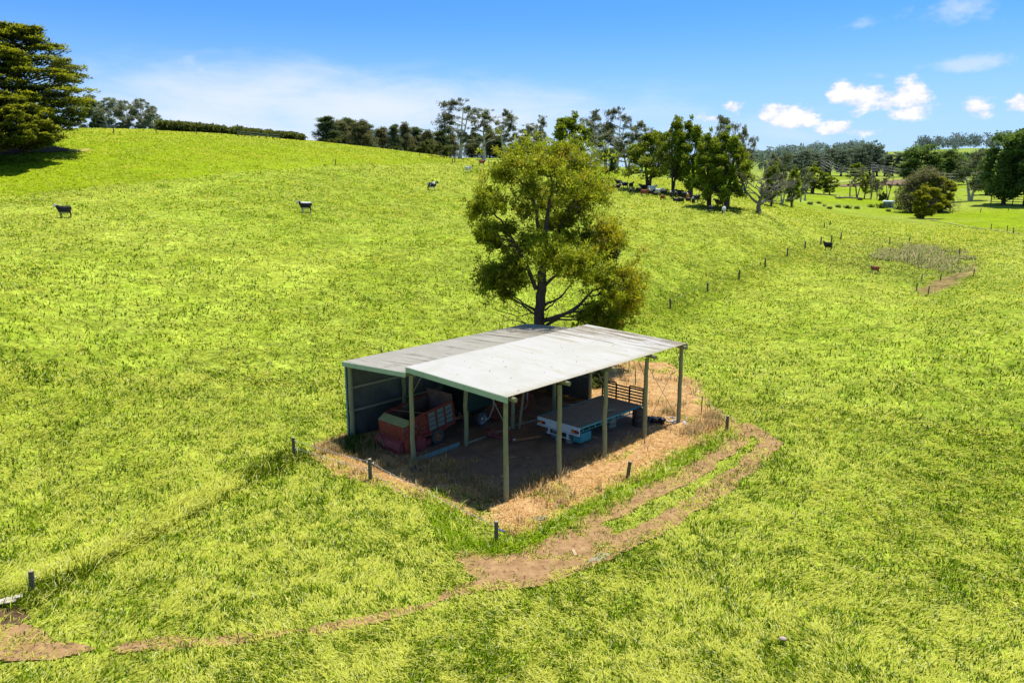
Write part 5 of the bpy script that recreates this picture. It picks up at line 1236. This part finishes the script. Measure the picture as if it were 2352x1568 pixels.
T('gumtall', 1056, 226, 229, 108, 'tallest pale trunked gum standing alone at the end of the casuarina row', base=366); T('gumB', 1112, 238, 250, 58, 'slim gum just right of the tallest pale gum'); T('gumA', 1160, 240, 252, 66, 'grey twiggy gum between the slim gum and the big wattle')
for px, tp, wd, kx in [(1085, 306, 46, 'casA'), (1125, 300, 42, 'casA'), (1180, 305, 44, 'gumC'), (1205, 312, 40, 'casA'), (1148, 312, 40, 'casB'), (1098, 318, 36, 'gumC'), (1228, 300, 46, 'gumC')]:
    T(kx, px, 262, tp, wd, 'tree of the shaded belt behind the pale gums', group='shaded belt behind the pale gums')
T('gumB', 1216, 246, 284, 56, 'feathery gum partly hidden left of the big dark crown'); T('gumB', 1242, 252, 265, 30, 'thin bare topped gum rising behind the big wattle')
T('watA', 1302, 172, 262, 118, 'dark green dense tree rising behind the top of the big wattle')
T('gumA', 1362, 236, 252, 66, 'tall feathery gum right behind the dark dense tree'); T('gumtall', 1416, 244, 248, 74, 'tallest gum of the clump above the lone round tree'); T('gumC', 1390, 258, 286, 70, 'fuller grey gum low in the clump above the round tree'); T('gumA', 1472, 248, 278, 70, 'grey gum at the right of the clump above the herd'); T('gumC', 1440, 262, 305, 76, 'hazy gum in the middle of the clump above the herd'); T('gumC', 1500, 255, 300, 60, 'grey gum behind the sparse green wattle')
T('watL', 1396, 0, 342, 66, 'lone round grey green tree with a stout trunk above the herd', base=411)
T('watS', 1490, 0, 302, 108, 'sparse two stemmed wattle among the herd, left of the tall ones', base=434, rz=.3); T('watS', 1546, 148, 268, 74, 'tall open wattle with light showing through its branches', rz=1.2); T('watB', 1585, 0, 276, 84, 'tall dark wattle shading the middle of the herd', base=452)
T('watB', 1628, 0, 304, 76, 'slender dark wattle over the right end of the herd', base=474); T('watB', 1672, 122, 300, 96, 'dense dark wattle with the brown cow standing at its foot'); T('gumtall', 1664, 196, 266, 80, 'grey gum crown showing above the dark wattles'); T('gumA', 1706, 190, 292, 56, 'grey gum leaning out to the right of the dark wattles'); T('gumC', 1540, 215, 300, 70, 'hazy gum behind the open wattle')
T('dead', 1742, 0, 366, 158, 'bare grey dead tree with spreading limbs below the herd', base=488, rz=0)
T('watA', 1775, 172, 374, 46, 'dark bushy tree behind the dead tree, left one'); T('gumC', 1800, 190, 352, 52, 'brownish gum behind the dead tree'); T('watB', 1822, 185, 384, 34, 'dark narrow tree just right of the dead tree branches'); T('gumC', 1842, 230, 386, 30, 'pale bushy gum between the dead tree and the dark pair'); T('gumA', 1770, 205, 352, 44, 'thin gum behind the top of the dead tree')
T('watB', 1866, 0, 380, 50, 'dark wattle standing alone left of the small round tree', base=444); T('gumB', 1852, 268, 384, 28, 'thin gum hugging the dark lone wattle'); T('watA', 1905, 0, 405, 40, 'small round dark tree in the flat middle paddock', base=447); T('watA', 1964, 520, 374, 42, 'dark round tree on the far green field')
for i, (px, b, tp, wd, kx, lb) in enumerate([(1952, 452, 403, 24, 'sap', 'spindly grey sapling at the left of the thicket'), (1968, 455, 396, 34, 'sap', 'leafier sapling second in the thicket'), (1985, 456, 398, 30, 'watS', 'greenest young tree of the thicket'), (2000, 458, 402, 22, 'sap', 'bare grey sapling in the middle of the thicket'), (2014, 458, 400, 26, 'dead', 'leafless grey young tree right of the middle of the thicket'), (2038, 460, 398, 34, 'sap', 'tall sapling at the right of the thicket above the white hut'), (2027, 461, 440, 18, 'bush', 'small dark bush left of the white roofed hut'), (2058, 466, 420, 20, 'sap', 'thin sapling right of the white roofed hut'), (2012, 440, 410, 26, 'watA', 'dark compact tree behind the thicket')]):
    T(kx, px, 0, tp, wd, lb, base=b)
T('casW', 2092, 0, 404, 72, 'grey brown casuarina at the left of the right hand clump', base=487); T('casW', 2134, 252, 384, 100, 'broad brownish casuarina behind the yellow green wattles'); T('watY', 2120, 0, 428, 64, 'yellow green wattle in front of the right hand clump', base=502); T('watY', 2153, 0, 405, 76, 'taller yellow green wattle behind the front one', base=488)
T('pop', 2112, 420, 334, 84, 'dark green poplar left of the tall pair on the right'); T('pop', 2172, 430, 346, 84, 'dark green poplar beside the leaning gum'); T('gumC', 2228, 0, 348, 92, 'leaning broad gum with a dark trunk between poplars', base=461, rz=2.0)
T('pop', 2304, 0, 306, 100, 'tall dark poplar near the right edge', base=470); T('pop', 2362, 270, 284, 120, 'tallest poplar cut by the right edge'); T('pop', 2268, 330, 352, 60, 'smaller poplar left of the tall pair at the right edge')
for i, (px, tp, wd, d) in enumerate([(1838,342,52,585),(1862,348,46,600),(1885,352,44,590),(1904,336,54,610),(1930,340,48,600),(1952,338,50,615),(1972,334,50,605),(1995,324,58,610),(2012,330,46,600),(2030,352,40,590),(2048,350,44,590),(2072,346,50,585),(2088,356,44,580),(1818,352,40,600),(1798,356,44,600),(1774,362,40,590)]):
    T('far', px, d, tp, wd, 'tall dark gum of the far row across the valley', group='gum row across the valley')
def hedge():
    pts = [hit(365, 302), hit(450, 307), hit(540, 313), hit(620, 319), hit(692, 326)]; pts = [(p[0] * 1.06, p[1] * 1.06) for p in pts]; n = 9000
    u = rng.random(n) * 3.999; i = u.astype(int); f = u - i; P = np.array(pts); x = P[i, 0] * (1 - f) + P[i + 1, 0] * f; y = P[i, 1] * (1 - f) + P[i + 1, 1] * f; g = ground(x, y)
    hh = 1.45 - .7 * u / 4 + (vnoise(u * 9, u * 0, 3) - .5) * .9; k = rng.random(n) ** .6
    x0, y0 = pts[0]; z0 = gz(x0, y0); c = np.stack([x - x0 + rng.normal(0, .5, n), y - y0 + rng.normal(0, .5, n), g - z0 + .1 + k * hh], 1)
    VC = leaves(c, np.full(n, .38), 6, .5, .5, (.04, .06, .015), (.28, .31, .06), topk=.5); m = MB()
    root = empty('hedge', (x0, y0, z0), 0, 'long clipped dark hedge along the crest of the hill', 'hedge')
    link('foliage', leaf_mesh('foliage', [VC]), LEAFD, root)
    for s in np.linspace(0.02, .98, 24):
        q = s * 4 - 1e-3; j = int(q); f = q - j; xx = pts[j][0] * (1 - f) + pts[j + 1][0] * f; yy = pts[j][1] * (1 - f) + pts[j + 1][1] * f; m.tube([(xx - x0, yy - y0, gz(xx, yy) - z0 - .2), (xx - x0, yy - y0, gz(xx, yy) - z0 + 1.6)], [.12, .06], 6)
    m.build('stems', BARKD, root)
hedge()
# far wooded ridges: one mass each
def woodland(name, px0, px1, d0, d1, n, hmin, hmax, cd, cl, seed):
    px = rng.uniform(px0, px1, n); d = rng.uniform(d0, d1, n); r = [ray(p, 420) for p in px]; k = d / np.array([math.hypot(q[0], q[1]) for q in r]); x = np.array([q[0] for q in r]) * k; y = np.array([q[1] for q in r]) * k
    keep = (vnoise(x * .012, y * .012, seed) > .36) & ~((px > 2022) & (px < 2098) & (d < 1290)) & ~((px > 2205) & (px < 2262) & (d > 1250) & (d < 1480)); x, y = x[keep], y[keep]; z = ground(x, y); n = len(x); h = rng.uniform(hmin, hmax, n); C = []; R = []
    for i in range(n):
        q = 9; w = h[i] * .36
        C.append(np.stack([x[i] + rng.normal(0, w * .5, q), y[i] + rng.normal(0, w * .5, q), z[i] + h[i] * rng.uniform(.3, .95, q)], 1)); R.append(np.full(q, w * .5))
    V, Cc_ = leaves(np.concatenate(C), np.concatenate(R), 14, 2.6, .6, cd, cl, topk=.6)
    return tag(link(name, leaf_mesh(name, [(V, Cc_)]), LEAF), kind='stuff')
woodland('far_woodland', 1640, 2085, 780, 1150, 210, 8, 14, (.13, .19, .19), (.25, .31, .27), 4)  # distance haze mixed into leaf colours of this and the next two
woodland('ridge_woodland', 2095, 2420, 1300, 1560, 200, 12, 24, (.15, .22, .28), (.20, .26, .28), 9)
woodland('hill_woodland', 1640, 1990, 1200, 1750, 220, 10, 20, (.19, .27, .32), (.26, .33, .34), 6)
woodland('middle_woodland', 2160, 2420, 640, 900, 80, 9, 15, (.06, .10, .06), (.19, .25, .12), 7)
# rush tussocks in the wet flat
def tussock_mesh():
    n = 90; x = rng.normal(0, .5, n); y = rng.normal(0, .5, n); V = []; Cc2 = []; x *= .6; y *= .6
    a = rng.uniform(0, 6.28, n); h = rng.uniform(.7, 1.3, n); L = rng.uniform(.2, .6, n)
    for i in range(n):
        b = (x[i], y[i], 0); t = (x[i] + math.cos(a[i]) * L[i], y[i] + math.sin(a[i]) * L[i], h[i]); V += [(b[0] - .07, b[1], 0), (b[0] + .07, b[1], 0), t]; cc = np.array([.05, .08, .02]) * (.6 + rng.random()); Cc2 += [cc, cc, cc * 1.5]
    i = np.arange(n) * 3; me = mesh_np('tussock', V, [np.stack([i, i + 1, i + 2], 1)], np.array(Cc2)); me.materials.append(BLADE); return me
TM = tussock_mesh()
for px, py, s in [(1975,460,1.0),(1918,452,.8),(1893,474,.8),(1925,477,.9),(1946,479,1.0),(1968,480,.9),(2025,478,1.6),(2063,481,1.2),(2088,484,.9),(1860,470,.8),(1880,468,.7),(2000,476,1.0),(2040,486,.8),(1905,480,.7)]:
    x, y, z = hit(px, py); o = bpy.data.objects.new('rush_tussock', TM); col.objects.link(o); o.location = (x, y, z - .05); o.rotation_euler = (0, 0, rng.uniform(0, 6)); o.scale = (s * 1.3, s * 1.3, s); tag(o, 'dark rush tussock in the wet flat left of the white roofed hut', 'tussock', 'rush tussocks in the wet flat')

def shed_bush(t, w, wid, hgt, label):
    tm, cm, name, zs, xs = PR['bush']; x, y = shed_xy(t, w); r = empty('shrub', (x, y, gz(x, y) - .05), rng.uniform(0, 6), label, 'shrub'); r.scale = (wid / xs, wid / xs, hgt / zs)
    for nm, me in (('trunk', tm), ('crown', cm)): o = bpy.data.objects.new(nm, me); col.objects.link(o); o.parent = r
shed_bush(15.2, 9.2, 2.6, 1.5, 'shaded shrub behind the shed, seen under the roof beside the leaning pole'); shed_bush(16.3, 8.3, 2.2, 1.2, 'smaller shrub behind the shed, seen under the roof left of the bare ground')
# ------------------------------------------------------------------ cattle
def cow_mesh(pose, mirror=1):
    m = MB(); lie = pose == 'lie'; dz = -.62 if lie else 0
    body = [((-1.0, 0, 1.18), .09, .10, (1, 0, 0)), ((-.95, 0, 1.14), .20, .22, (1, 0, 0)), ((-.74, 0, 1.08), .29, .35, (1, 0, 0)), ((-.4, 0, 1.01), .35, .39, (1, 0, 0)), ((.0, 0, .95), .385, .46, (1, 0, 0)), ((.38, 0, .95), .35, .47, (1, 0, 0)), ((.64, 0, 1.0), .29, .44, (1, 0, .1)), ((.82, 0, 1.08), .21, .34, (1, 0, .3)), ((.92, 0, 1.15), .13, .22, (1, 0, .4))]
    m.loft([((c[0], c[1], c[2] + dz), a, b, d) for c, a, b, d in body], 16)
    if pose == 'graze': neck = [((.74, 0, 1.12), .15, .26), ((.98, 0, .95), .12, .19), ((1.16, 0, .68), .095, .14)]; hd = [((1.16, 0, .62), .11, .13), ((1.26, 0, .42), .115, .12), ((1.36, 0, .20), .085, .085), ((1.40, 0, .10), .075, .06)]
    elif pose == 'look': neck = [((.74, 0, 1.14), .18, .32), ((.98, .05, 1.3), .15, .22), ((1.12, .12, 1.42), .12, .17)]; hd = [((1.12, .10, 1.50), .14, .15), ((1.19, .26, 1.42), .145, .145), ((1.25, .48, 1.24), .105, .105), ((1.27, .56, 1.18), .095, .075)]
    else: neck = [((.74, 0, 1.14), .18, .34), ((1.0, 0, 1.33), .15, .23), ((1.14, 0, 1.46), .12, .17)]; hd = [((1.12, 0, 1.54), .145, .155), ((1.26, 0, 1.47), .145, .15), ((1.46, 0, 1.30), .105, .11), ((1.54, 0, 1.24), .095, .08)]
    nk = [np.array(c) for c, a, b in neck]; hh = [np.array(c) for c, a, b in hd]
    def L(lst):
        ps = [Vector(c) for c, a, b in lst]; out = []
        for i, (c, a, b) in enumerate(lst): d = ps[min(i + 1, len(ps) - 1)] - ps[max(i - 1, 0)]; out.append(((c[0], c[1], c[2] + dz), a, b, d))
        m.loft(out, 12)
    L(neck); L(hd)
    hc = Vector(hd[0][0]); fd = (Vector(hd[2][0]) - hc).normalized(); sd = fd.cross(Vector((0, 0, 1))).normalized()
    for s in (-1, 1):
        e = hc + Vector((0, 0, .03 + dz)); m.loft([(e + sd * s * .08, .03, .05, sd * s), (e + sd * s * .18 + Vector((0, 0, .0)), .03, .07, sd * s), (e + sd * s * .28 + Vector((0, 0, -.03)), .012, .02, sd * s)], 8)
    if not lie:
        for s in (-1, 1):
            y = s * .17; st = .06 * s
            m.tube([(.52, y, .85), (.53, y, .66), (.55 + st, y, .42), (.54 + st, y, .12), (.56 + st, y, .07), (.58 + st, y, 0)], [.15, .125, .085, .062, .068, .075], 9)
            m.tube([(-.72, y, .95), (-.68, y, .74), (-.74 - st, y, .60), (-.86 - st, y, .47), (-.80 - st, y, .14), (-.78 - st, y, .07), (-.76 - st, y, 0)], [.22, .19, .125, .085, .062, .068, .075], 9)
        m.loft([((-.5, 0, .60), .12, .10, (1, 0, 0)), ((-.3, 0, .56), .15, .10, (1, 0, 0)), ((-.12, 0, .62), .06, .05, (1, 0, 0))], 10)
    else:
        for s in (-1, 1): m.tube([(.5, s * .25, .25), (.75, s * .3, .1), (.5, s * .28, .06)], [.11, .08, .06], 8); m.tube([(-.7, s * .32, .25), (-.35, s * .42, .1), (-.65, s * .42, .06)], [.15, .09, .06], 8)
    m.tube([(-.98, 0, 1.22 + dz), (-1.07, 0, 1.1 + dz), (-1.08, .02, .75 + dz), (-1.07, .03, .55 + max(dz, -.45))], [.05, .035, .028, .045], 7)
    me = m.mesh('cow_raw'); o = bpy.data.objects.new('tmp', me); col.objects.link(o)
    md = o.modifiers.new('r', 'REMESH'); md.mode = 'VOXEL'; md.voxel_size = .026; sm = o.modifiers.new('s', 'SMOOTH'); sm.iterations = 3; sm.factor = .5
    dg = bpy.context.evaluated_depsgraph_get(); out = bpy.data.meshes.new_from_object(o.evaluated_get(dg)); bpy.data.objects.remove(o); out.name = 'cow_' + pose
    out.polygons.foreach_set('use_smooth', [True] * len(out.polygons))
    V = np.empty(len(out.vertices) * 3, np.float32); out.vertices.foreach_get('co', V); V = V.reshape(-1, 3)
    def seg(a, b):
        a = np.array(a) + [0, 0, dz]; b = np.array(b) + [0, 0, dz]; t = np.clip(((V - a) @ (b - a)) / ((b - a) @ (b - a)), 0, 1); return np.linalg.norm(V - a - t[:, None] * (b - a), axis=1)
    hd_ = 1 - sstep(.14, .19, seg(hh[0] * .8 + hh[1] * .2, hh[3])); mz = 1 - sstep(.09, .12, np.linalg.norm(V - (hh[3] + [0, 0, dz]), axis=1))
    top = sstep(1.18, 1.32, V[:, 2] - dz) * (V[:, 0] < .8); bel = (1 - sstep(.60, .74, V[:, 2] - dz)) * (np.abs(V[:, 0] + .05) < .6) * (V[:, 2] - dz > .42); leg = 1 - sstep(.3, .45, V[:, 2] - dz)
    for nme, arr in (('face', hd_), ('muzzle', mz), ('topline', top), ('belly', bel), ('shank', leg)):
        a = out.attributes.new(nme, 'FLOAT', 'POINT'); a.data.foreach_set('value', arr.astype(np.float32))
    return out
COW = {p: cow_mesh(p) for p in ('stand', 'look', 'graze', 'lie')}
def coat(name, base, face=None, top=None, belly=None, blotch=None, bamt=.5, shank=None):
    m, t, b = new_mat(name); c = coords(t); at_ = lambda n: t.node('ShaderNodeAttribute', attribute_name=n).outputs['Fac']
    n = t.noise(c, 1.9, 3, .5, .4); n2 = t.noise(c, 9, 4, .6)
    cc = t.ramp(n2, [(.3, tuple(k * .75 for k in base)), (.7, tuple(min(1, k * 1.25) for k in base))])
    if blotch: cc = t.mix(t.maprange(n, bamt - .02, bamt + .02), cc, blotch)
    if top: cc = t.mix(t.maprange(t.math('ADD', at_('topline'), t.math('MULTIPLY', t.math('SUBTRACT', n2, .5), 1.2)), .45, .6), cc, top)
    if belly: cc = t.mix(at_('belly'), cc, belly)
    if shank: cc = t.mix(at_('shank'), cc, shank)
    if face: cc = t.mix(t.maprange(at_('face'), .4, .6), cc, face)
    cc = t.mix(at_('muzzle'), cc, (.35, .22, .2) if face else (.03, .03, .03))
    t.link(cc, b.inputs['Base Color']); b.inputs['Roughness'].default_value = .55; b.inputs['Specular IOR Level'].default_value = .3
    return m
BK = (.014, .013, .013); WH = (.72, .70, .66); RD = (.26, .07, .025)
COATS = dict(black=coat('black_coat', BK), bwf=coat('black_white_face', BK, WH, None, (.4, .4, .38)), bwt=coat('black_white_top', BK, WH, WH, WH, shank=(.5, .5, .48)), bw=coat('black_white_blotch', BK, BK, None, WH, WH, .56), wb=coat('white_black_blotch', WH, BK, None, None, BK, .60), wht=coat('white_speckled', WH, (.5, .5, .5), None, None, (.2, .2, .21), .58), red=coat('red_white_face', RD, WH, None, WH, shank=(.5, .45, .4)), redp=coat('red_coat', RD), brown=coat('brown_coat', (.075, .032, .02), (.4, .35, .3)), dark=coat('dark_brown_coat', (.03, .018, .014)), org=coat('orange_white_face', (.42, .12, .03), WH, None, WH))
def cow(px, py, h, pose, ct, face_deg, label, name='cow', group=None, flip=1, d=None):
    """h: standing height in photo units; face_deg: 0 right in the picture, 90 away, 180 left, 270 towards the camera"""
    x, y, z = hit(px, py) if d is None else at(px, d); dd = math.hypot(x, y)
    s = h * (y * CP + (CAMH - z) * SP) / FPX / 1.55; o = bpy.data.objects.new(name, COW[pose]); col.objects.link(o); o.location = (x, y, z - .02)
    o.rotation_euler = (0, 0, math.radians(face_deg) - math.atan2(x, y)); o.scale = (s * .82, s * flip * 1.05, s * 1.12)
    if not len(COW[pose].materials): COW[pose].materials.append(COATS['black'])
    o.material_slots[0].link = 'OBJECT'; o.material_slots[0].material = COATS[ct]
    return tag(o, label, name, group)
cow(150, 500, 27, 'stand', 'bwf', 172, 'black cow with a white face alone at the left of the hillside'); cow(703, 489, 25, 'stand', 'bwt', 176, 'black cow with a white back standing alone on the middle of the hillside')
cow(992, 438, 19, 'stand', 'bw', 12, 'black and white cow facing right above the middle of the slope'); cow(1076, 397, 15, 'graze' if 0 else 'stand', 'wb', -20, 'white and black cow near the top fence below the tall gum'); cow(1107, 381, 13, 'stand', 'red', 0, 'red cow with white face nearest the tall pale gum')
cow(1901, 574, 18, 'look', 'black', 165, 'black calf standing by the fence posts in the hollow', 'calf', flip=-1); cow(2009, 628, 17, 'look', 'red', 168, 'red calf with white face in front of the reed bed', 'calf', flip=-1)
G = 'herd under the wattles'
def H(X, Y, h, pose, ct, deg, label, name='cow', flip=1): return cow(1286.25 + X * .20833, 367.5 + Y * .20833, h, pose, ct, deg, label, name, G, flip)
H(460, 272, 12, 'stand', 'black', 80, 'black cow seen from behind, uppermost beside the big wattle crown'); H(395, 250, 12, 'lie', 'wht', 20, 'white cow lying down next to the crown of the big wattle')
H(540, 338, 10, 'stand', 'redp', 200, 'small red calf at the left end of the herd', 'calf'); H(562, 322, 11, 'stand', 'black', 160, 'black calf just behind the small red calf', 'calf'); H(626, 342, 15, 'stand', 'bwf', 8, 'white faced black cow facing right behind the small red calf')
H(645, 284, 13, 'stand', 'black', 175, 'black cow at the back of the left part of the herd'); H(715, 312, 14, 'stand', 'bwt', 185, 'white backed black cow at the back of the left part of the herd'); H(785, 318, 14, 'stand', 'black', 60, 'black cow turned away right of the white backed cow')
H(780, 386, 15, 'stand', 'bw', 250, 'black and white cow facing the camera in front of the left group'); H(868, 368, 13, 'graze', 'dark', 185, 'dark brown cow grazing left of the red white faced cow'); H(920, 345, 15, 'stand', 'black', 175, 'black cow behind the red cow under the sparse wattle')
H(930, 408, 17, 'stand', 'red', -15, 'large red cow with white face in the middle of the herd'); H(1008, 368, 17, 'stand', 'wht', 10, 'big white cow in the middle of the herd'); H(1048, 408, 11, 'graze', 'dark', 190, 'dark calf grazing below the big white cow', 'calf'); H(1085, 388, 15, 'stand', 'wht', 350, 'white speckled cow right of the big white cow'); H(1000, 390, 12, 'stand', 'black', 5, 'black calf tucked under the big white cow', 'calf')
H(1142, 398, 14, 'stand', 'black', 4, 'black cow facing right at the gap in the herd'); H(1130, 443, 11, 'graze', 'redp', -30, 'red calf with head down alone in front of the herd', 'calf')
H(1225, 428, 16, 'stand', 'bwf', 260, 'white faced black cow facing the camera by the tall dark wattle'); H(1275, 425, 16, 'stand', 'bw', 255, 'black and white cow facing the camera behind the resting cows'); H(1322, 410, 16, 'stand', 'black', 170, 'black cow at the back under the tall dark wattle'); H(1368, 425, 15, 'stand', 'black', 10, 'black cow behind the orange red cow')
H(1285, 462, 15, 'lie', 'black', 180, 'black cow lying at the front of the shaded group'); H(1330, 482, 14, 'graze', 'black', 190, 'black cow grazing at the front of the shaded group'); H(1405, 445, 15, 'stand', 'org', 265, 'orange red cow with white face facing the camera'); H(1412, 474, 12, 'stand', 'black', 200, 'black calf below the orange red cow', 'calf'); H(1468, 490, 15, 'stand', 'bwf', 262, 'white faced black cow staring at the camera beside the black calf'); H(1492, 474, 18, 'stand', 'bwf', -10, 'large white faced black cow facing right at the end of the shaded group')
H(1755, 524, 18, 'stand', 'brown', 174, 'brown cow facing left at the foot of the right hand wattle'); H(1665, 582, 16, 'graze', 'bwf', 178, 'black cow grazing to the left in the sun below the wattles'); H(1802, 588, 16, 'graze', 'wb', 255, 'white and black cow grazing towards the camera below the brown cow')

# ------------------------------------------------------------------ small far buildings and the power line
def hut():
    x, y, z = hit(2040, 477); s = 300 / FPX; root = empty('pump_hut', (x, y, z), -math.atan2(x, y), 'small blue grey hut with a white roof in the wet flat', 'hut')
    m = MB(); m.box((0, 0, 1.0), (3.1, 2.4, 2.0)); m.build('wall', weathered('hut_wall', (.20, .30, .34), (.28, .38, .42), 2, .7), root); m = MB(); m.box((0, 0, 2.1), (3.7, 3.0, .14), Matrix.Rotation(.07, 3, 'X')); m.build('roof', WHITEP, root); m = MB(); m.box((.5, -1.21, .85), (.8, .03, 1.6)); m.build('door', weathered('hut_door', (.10, .16, .19), (.14, .2, .22), 2, .7), root)
    x, y, z = hit(2024, 477); root = empty('timber_yard_rail', (x, y, z), -math.atan2(x, y), 'low dark timber rail left of the white roofed hut', 'rail'); m = MB()
    for k in range(4): m.tube([(-2 + k * 1.4, 0, -.1), (-2 + k * 1.4, 0, 1.0)], .09, 6)
    m.build('post', OLDPOST, root); m = MB(); m.bar((-2.1, 0, .9), (2.3, 0, .9), .08, .16); m.build('rail', OLDPOST, root)
    x, y, z = hit(2338, 470); root = empty('stock_shelter', (x, y, z), -math.atan2(x, y) + .2, 'low dark timber shelter beneath the poplars at the right edge', 'shelter'); m = MB()
    for k in range(6): m.tube([(-7 + k * 2.8, 0, -.2), (-7 + k * 2.8, 0, 2.9)], .14, 6)
    m.build('post', OLDPOST, root); m = MB(); m.box((0, .8, 2.95), (15.5, 3.4, .25)); m.build('roof', weathered('shelter_roof', (.10, .075, .06), (.16, .12, .10), 1, .8), root); m = MB()
    for q in (.8, 1.5, 2.2): m.bar((-7.2, -.1, q), (7.2, -.1, q), .08, .18)
    m.build('rail', OLDPOST, root)
    x, y, z = hit(2002, 452); m = MB(); 
    x, y, z = hit(1998, 453); x, y, z = hit(1978, 454); m = MB()
    x, y, z = hit(1976, 455); m.tube([(-5, 0, .4), (-1, .2, .5), (4.5, -.1, .35)], [.35, .3, .16], 7); m.tube([(-1, .2, .5), (1.5, .8, 1.1), (3, 1.0, 1.3)], [.16, .1, .05], 6); m.tube([(-3, 0, .45), (-4.4, -.5, 1.4)], [.14, .05], 6); o = m.build('fallen_log', BARKDEAD, None, (*hit(1950, 457)[:2], hit(1950, 457)[2])); tag(o, 'pale fallen tree trunk on the flat below the thicket', 'log')
hut()
def pylon(px, d, top, label):
    x, y, z = at(px, d); r = ray(px, top); k = d / math.hypot(r[0], r[1]); Hh = CAMH + r[2] * k - z; root = empty('power_pylon', (x, y, z), -math.atan2(x, y) + .5, label, 'pylon', None); m = MB(); b = Hh * .1
    lev = np.linspace(0, 1, 9); wv = [b * (1 - .82 * min(1, s * 1.35)) for s in lev]; R_ = .11
    for sx, sy in ((-1, -1), (1, -1), (1, 1), (-1, 1)): m.tube([(sx * w, sy * w, s * Hh) for s, w in zip(lev, wv)], R_ * 1.3, 4)
    for i in range(8):
        for sx, sy, tx, ty in ((-1, -1, 1, -1), (1, -1, 1, 1), (1, 1, -1, 1), (-1, 1, -1, -1)): m.tube([(sx * wv[i], sy * wv[i], lev[i] * Hh), (tx * wv[i + 1], ty * wv[i + 1], lev[i + 1] * Hh)], R_, 4); m.tube([(tx * wv[i], ty * wv[i], lev[i] * Hh), (sx * wv[i + 1], sy * wv[i + 1], lev[i + 1] * Hh)], R_, 4)
    m.build('tower', STEEL, root); tips = []; m = MB()
    for s in (.72, .84, .95):
        m.tube([(-b * 1.3, 0, s * Hh), (b * 1.3, 0, s * Hh)], R_, 4); tips += [Vector((x + q * b * 1.3 * math.cos(root.rotation_euler.z), y + q * b * 1.3 * math.sin(root.rotation_euler.z), z + s * Hh - .8)) for q in (-1, 1)]
    m.build('crossarm', STEEL, root); return tips
pa = pylon(1887, 470, 360, 'grey lattice power pylon before the gum row, left one'); pb = pylon(2003, 440, 372, 'grey lattice power pylon behind the thicket, right one')
def power_line():
    root = empty('power_line', pb[0], 0, 'thin pale wires strung between the lattice pylons towards the poplars', 'power line'); far_ = [p + (pb[0] - pa[0]) * 2.4 + Vector((0, -20, 4)) for p in pb]
    for a, b, c in zip(pa, pb, far_):
        m = MB()
        for u, v in ((a, b), (b, c)): m.tube([u.lerp(v, s) - Vector((0, 0, 4 * 3.5 * s * (1 - s))) - pb[0] for s in np.linspace(0, 1, 14)], .045, 4, False)
        m.build('wire', WIRE, root)
power_line()
# far paddocks and bare strips
sheet('ploughed_field', [poly_xy([(1985, 417), (2070, 413), (2180, 412), (2185, 421), (2120, 424), (2000, 427), (1920, 430), (1910, 426)])], 3.0, .25, FARDIRT, 3, 21)
PALEF = weathered('pale_crop', (.36, .42, .06), (.44, .48, .09), .05, .95, bump=0)
sheet('crop_field', [poly_xy([(1840, 424), (1900, 416), (1985, 408), (2190, 403), (2185, 408), (2060, 409), (1985, 413), (1890, 430), (1845, 440)])], 3.0, .22, PALEF, 3, 22)
STRIPM = weathered('dry_strip', (.40, .34, .14), (.52, .43, .22), .6, .95, bump=.2)
sheet('farm_path', [], .5, .14, STRIPM, .35, 23, [([hit(*p)[:2] for p in [(2090, 500), (2140, 506), (2200, 517), (2280, 529), (2360, 541)]], .5)])
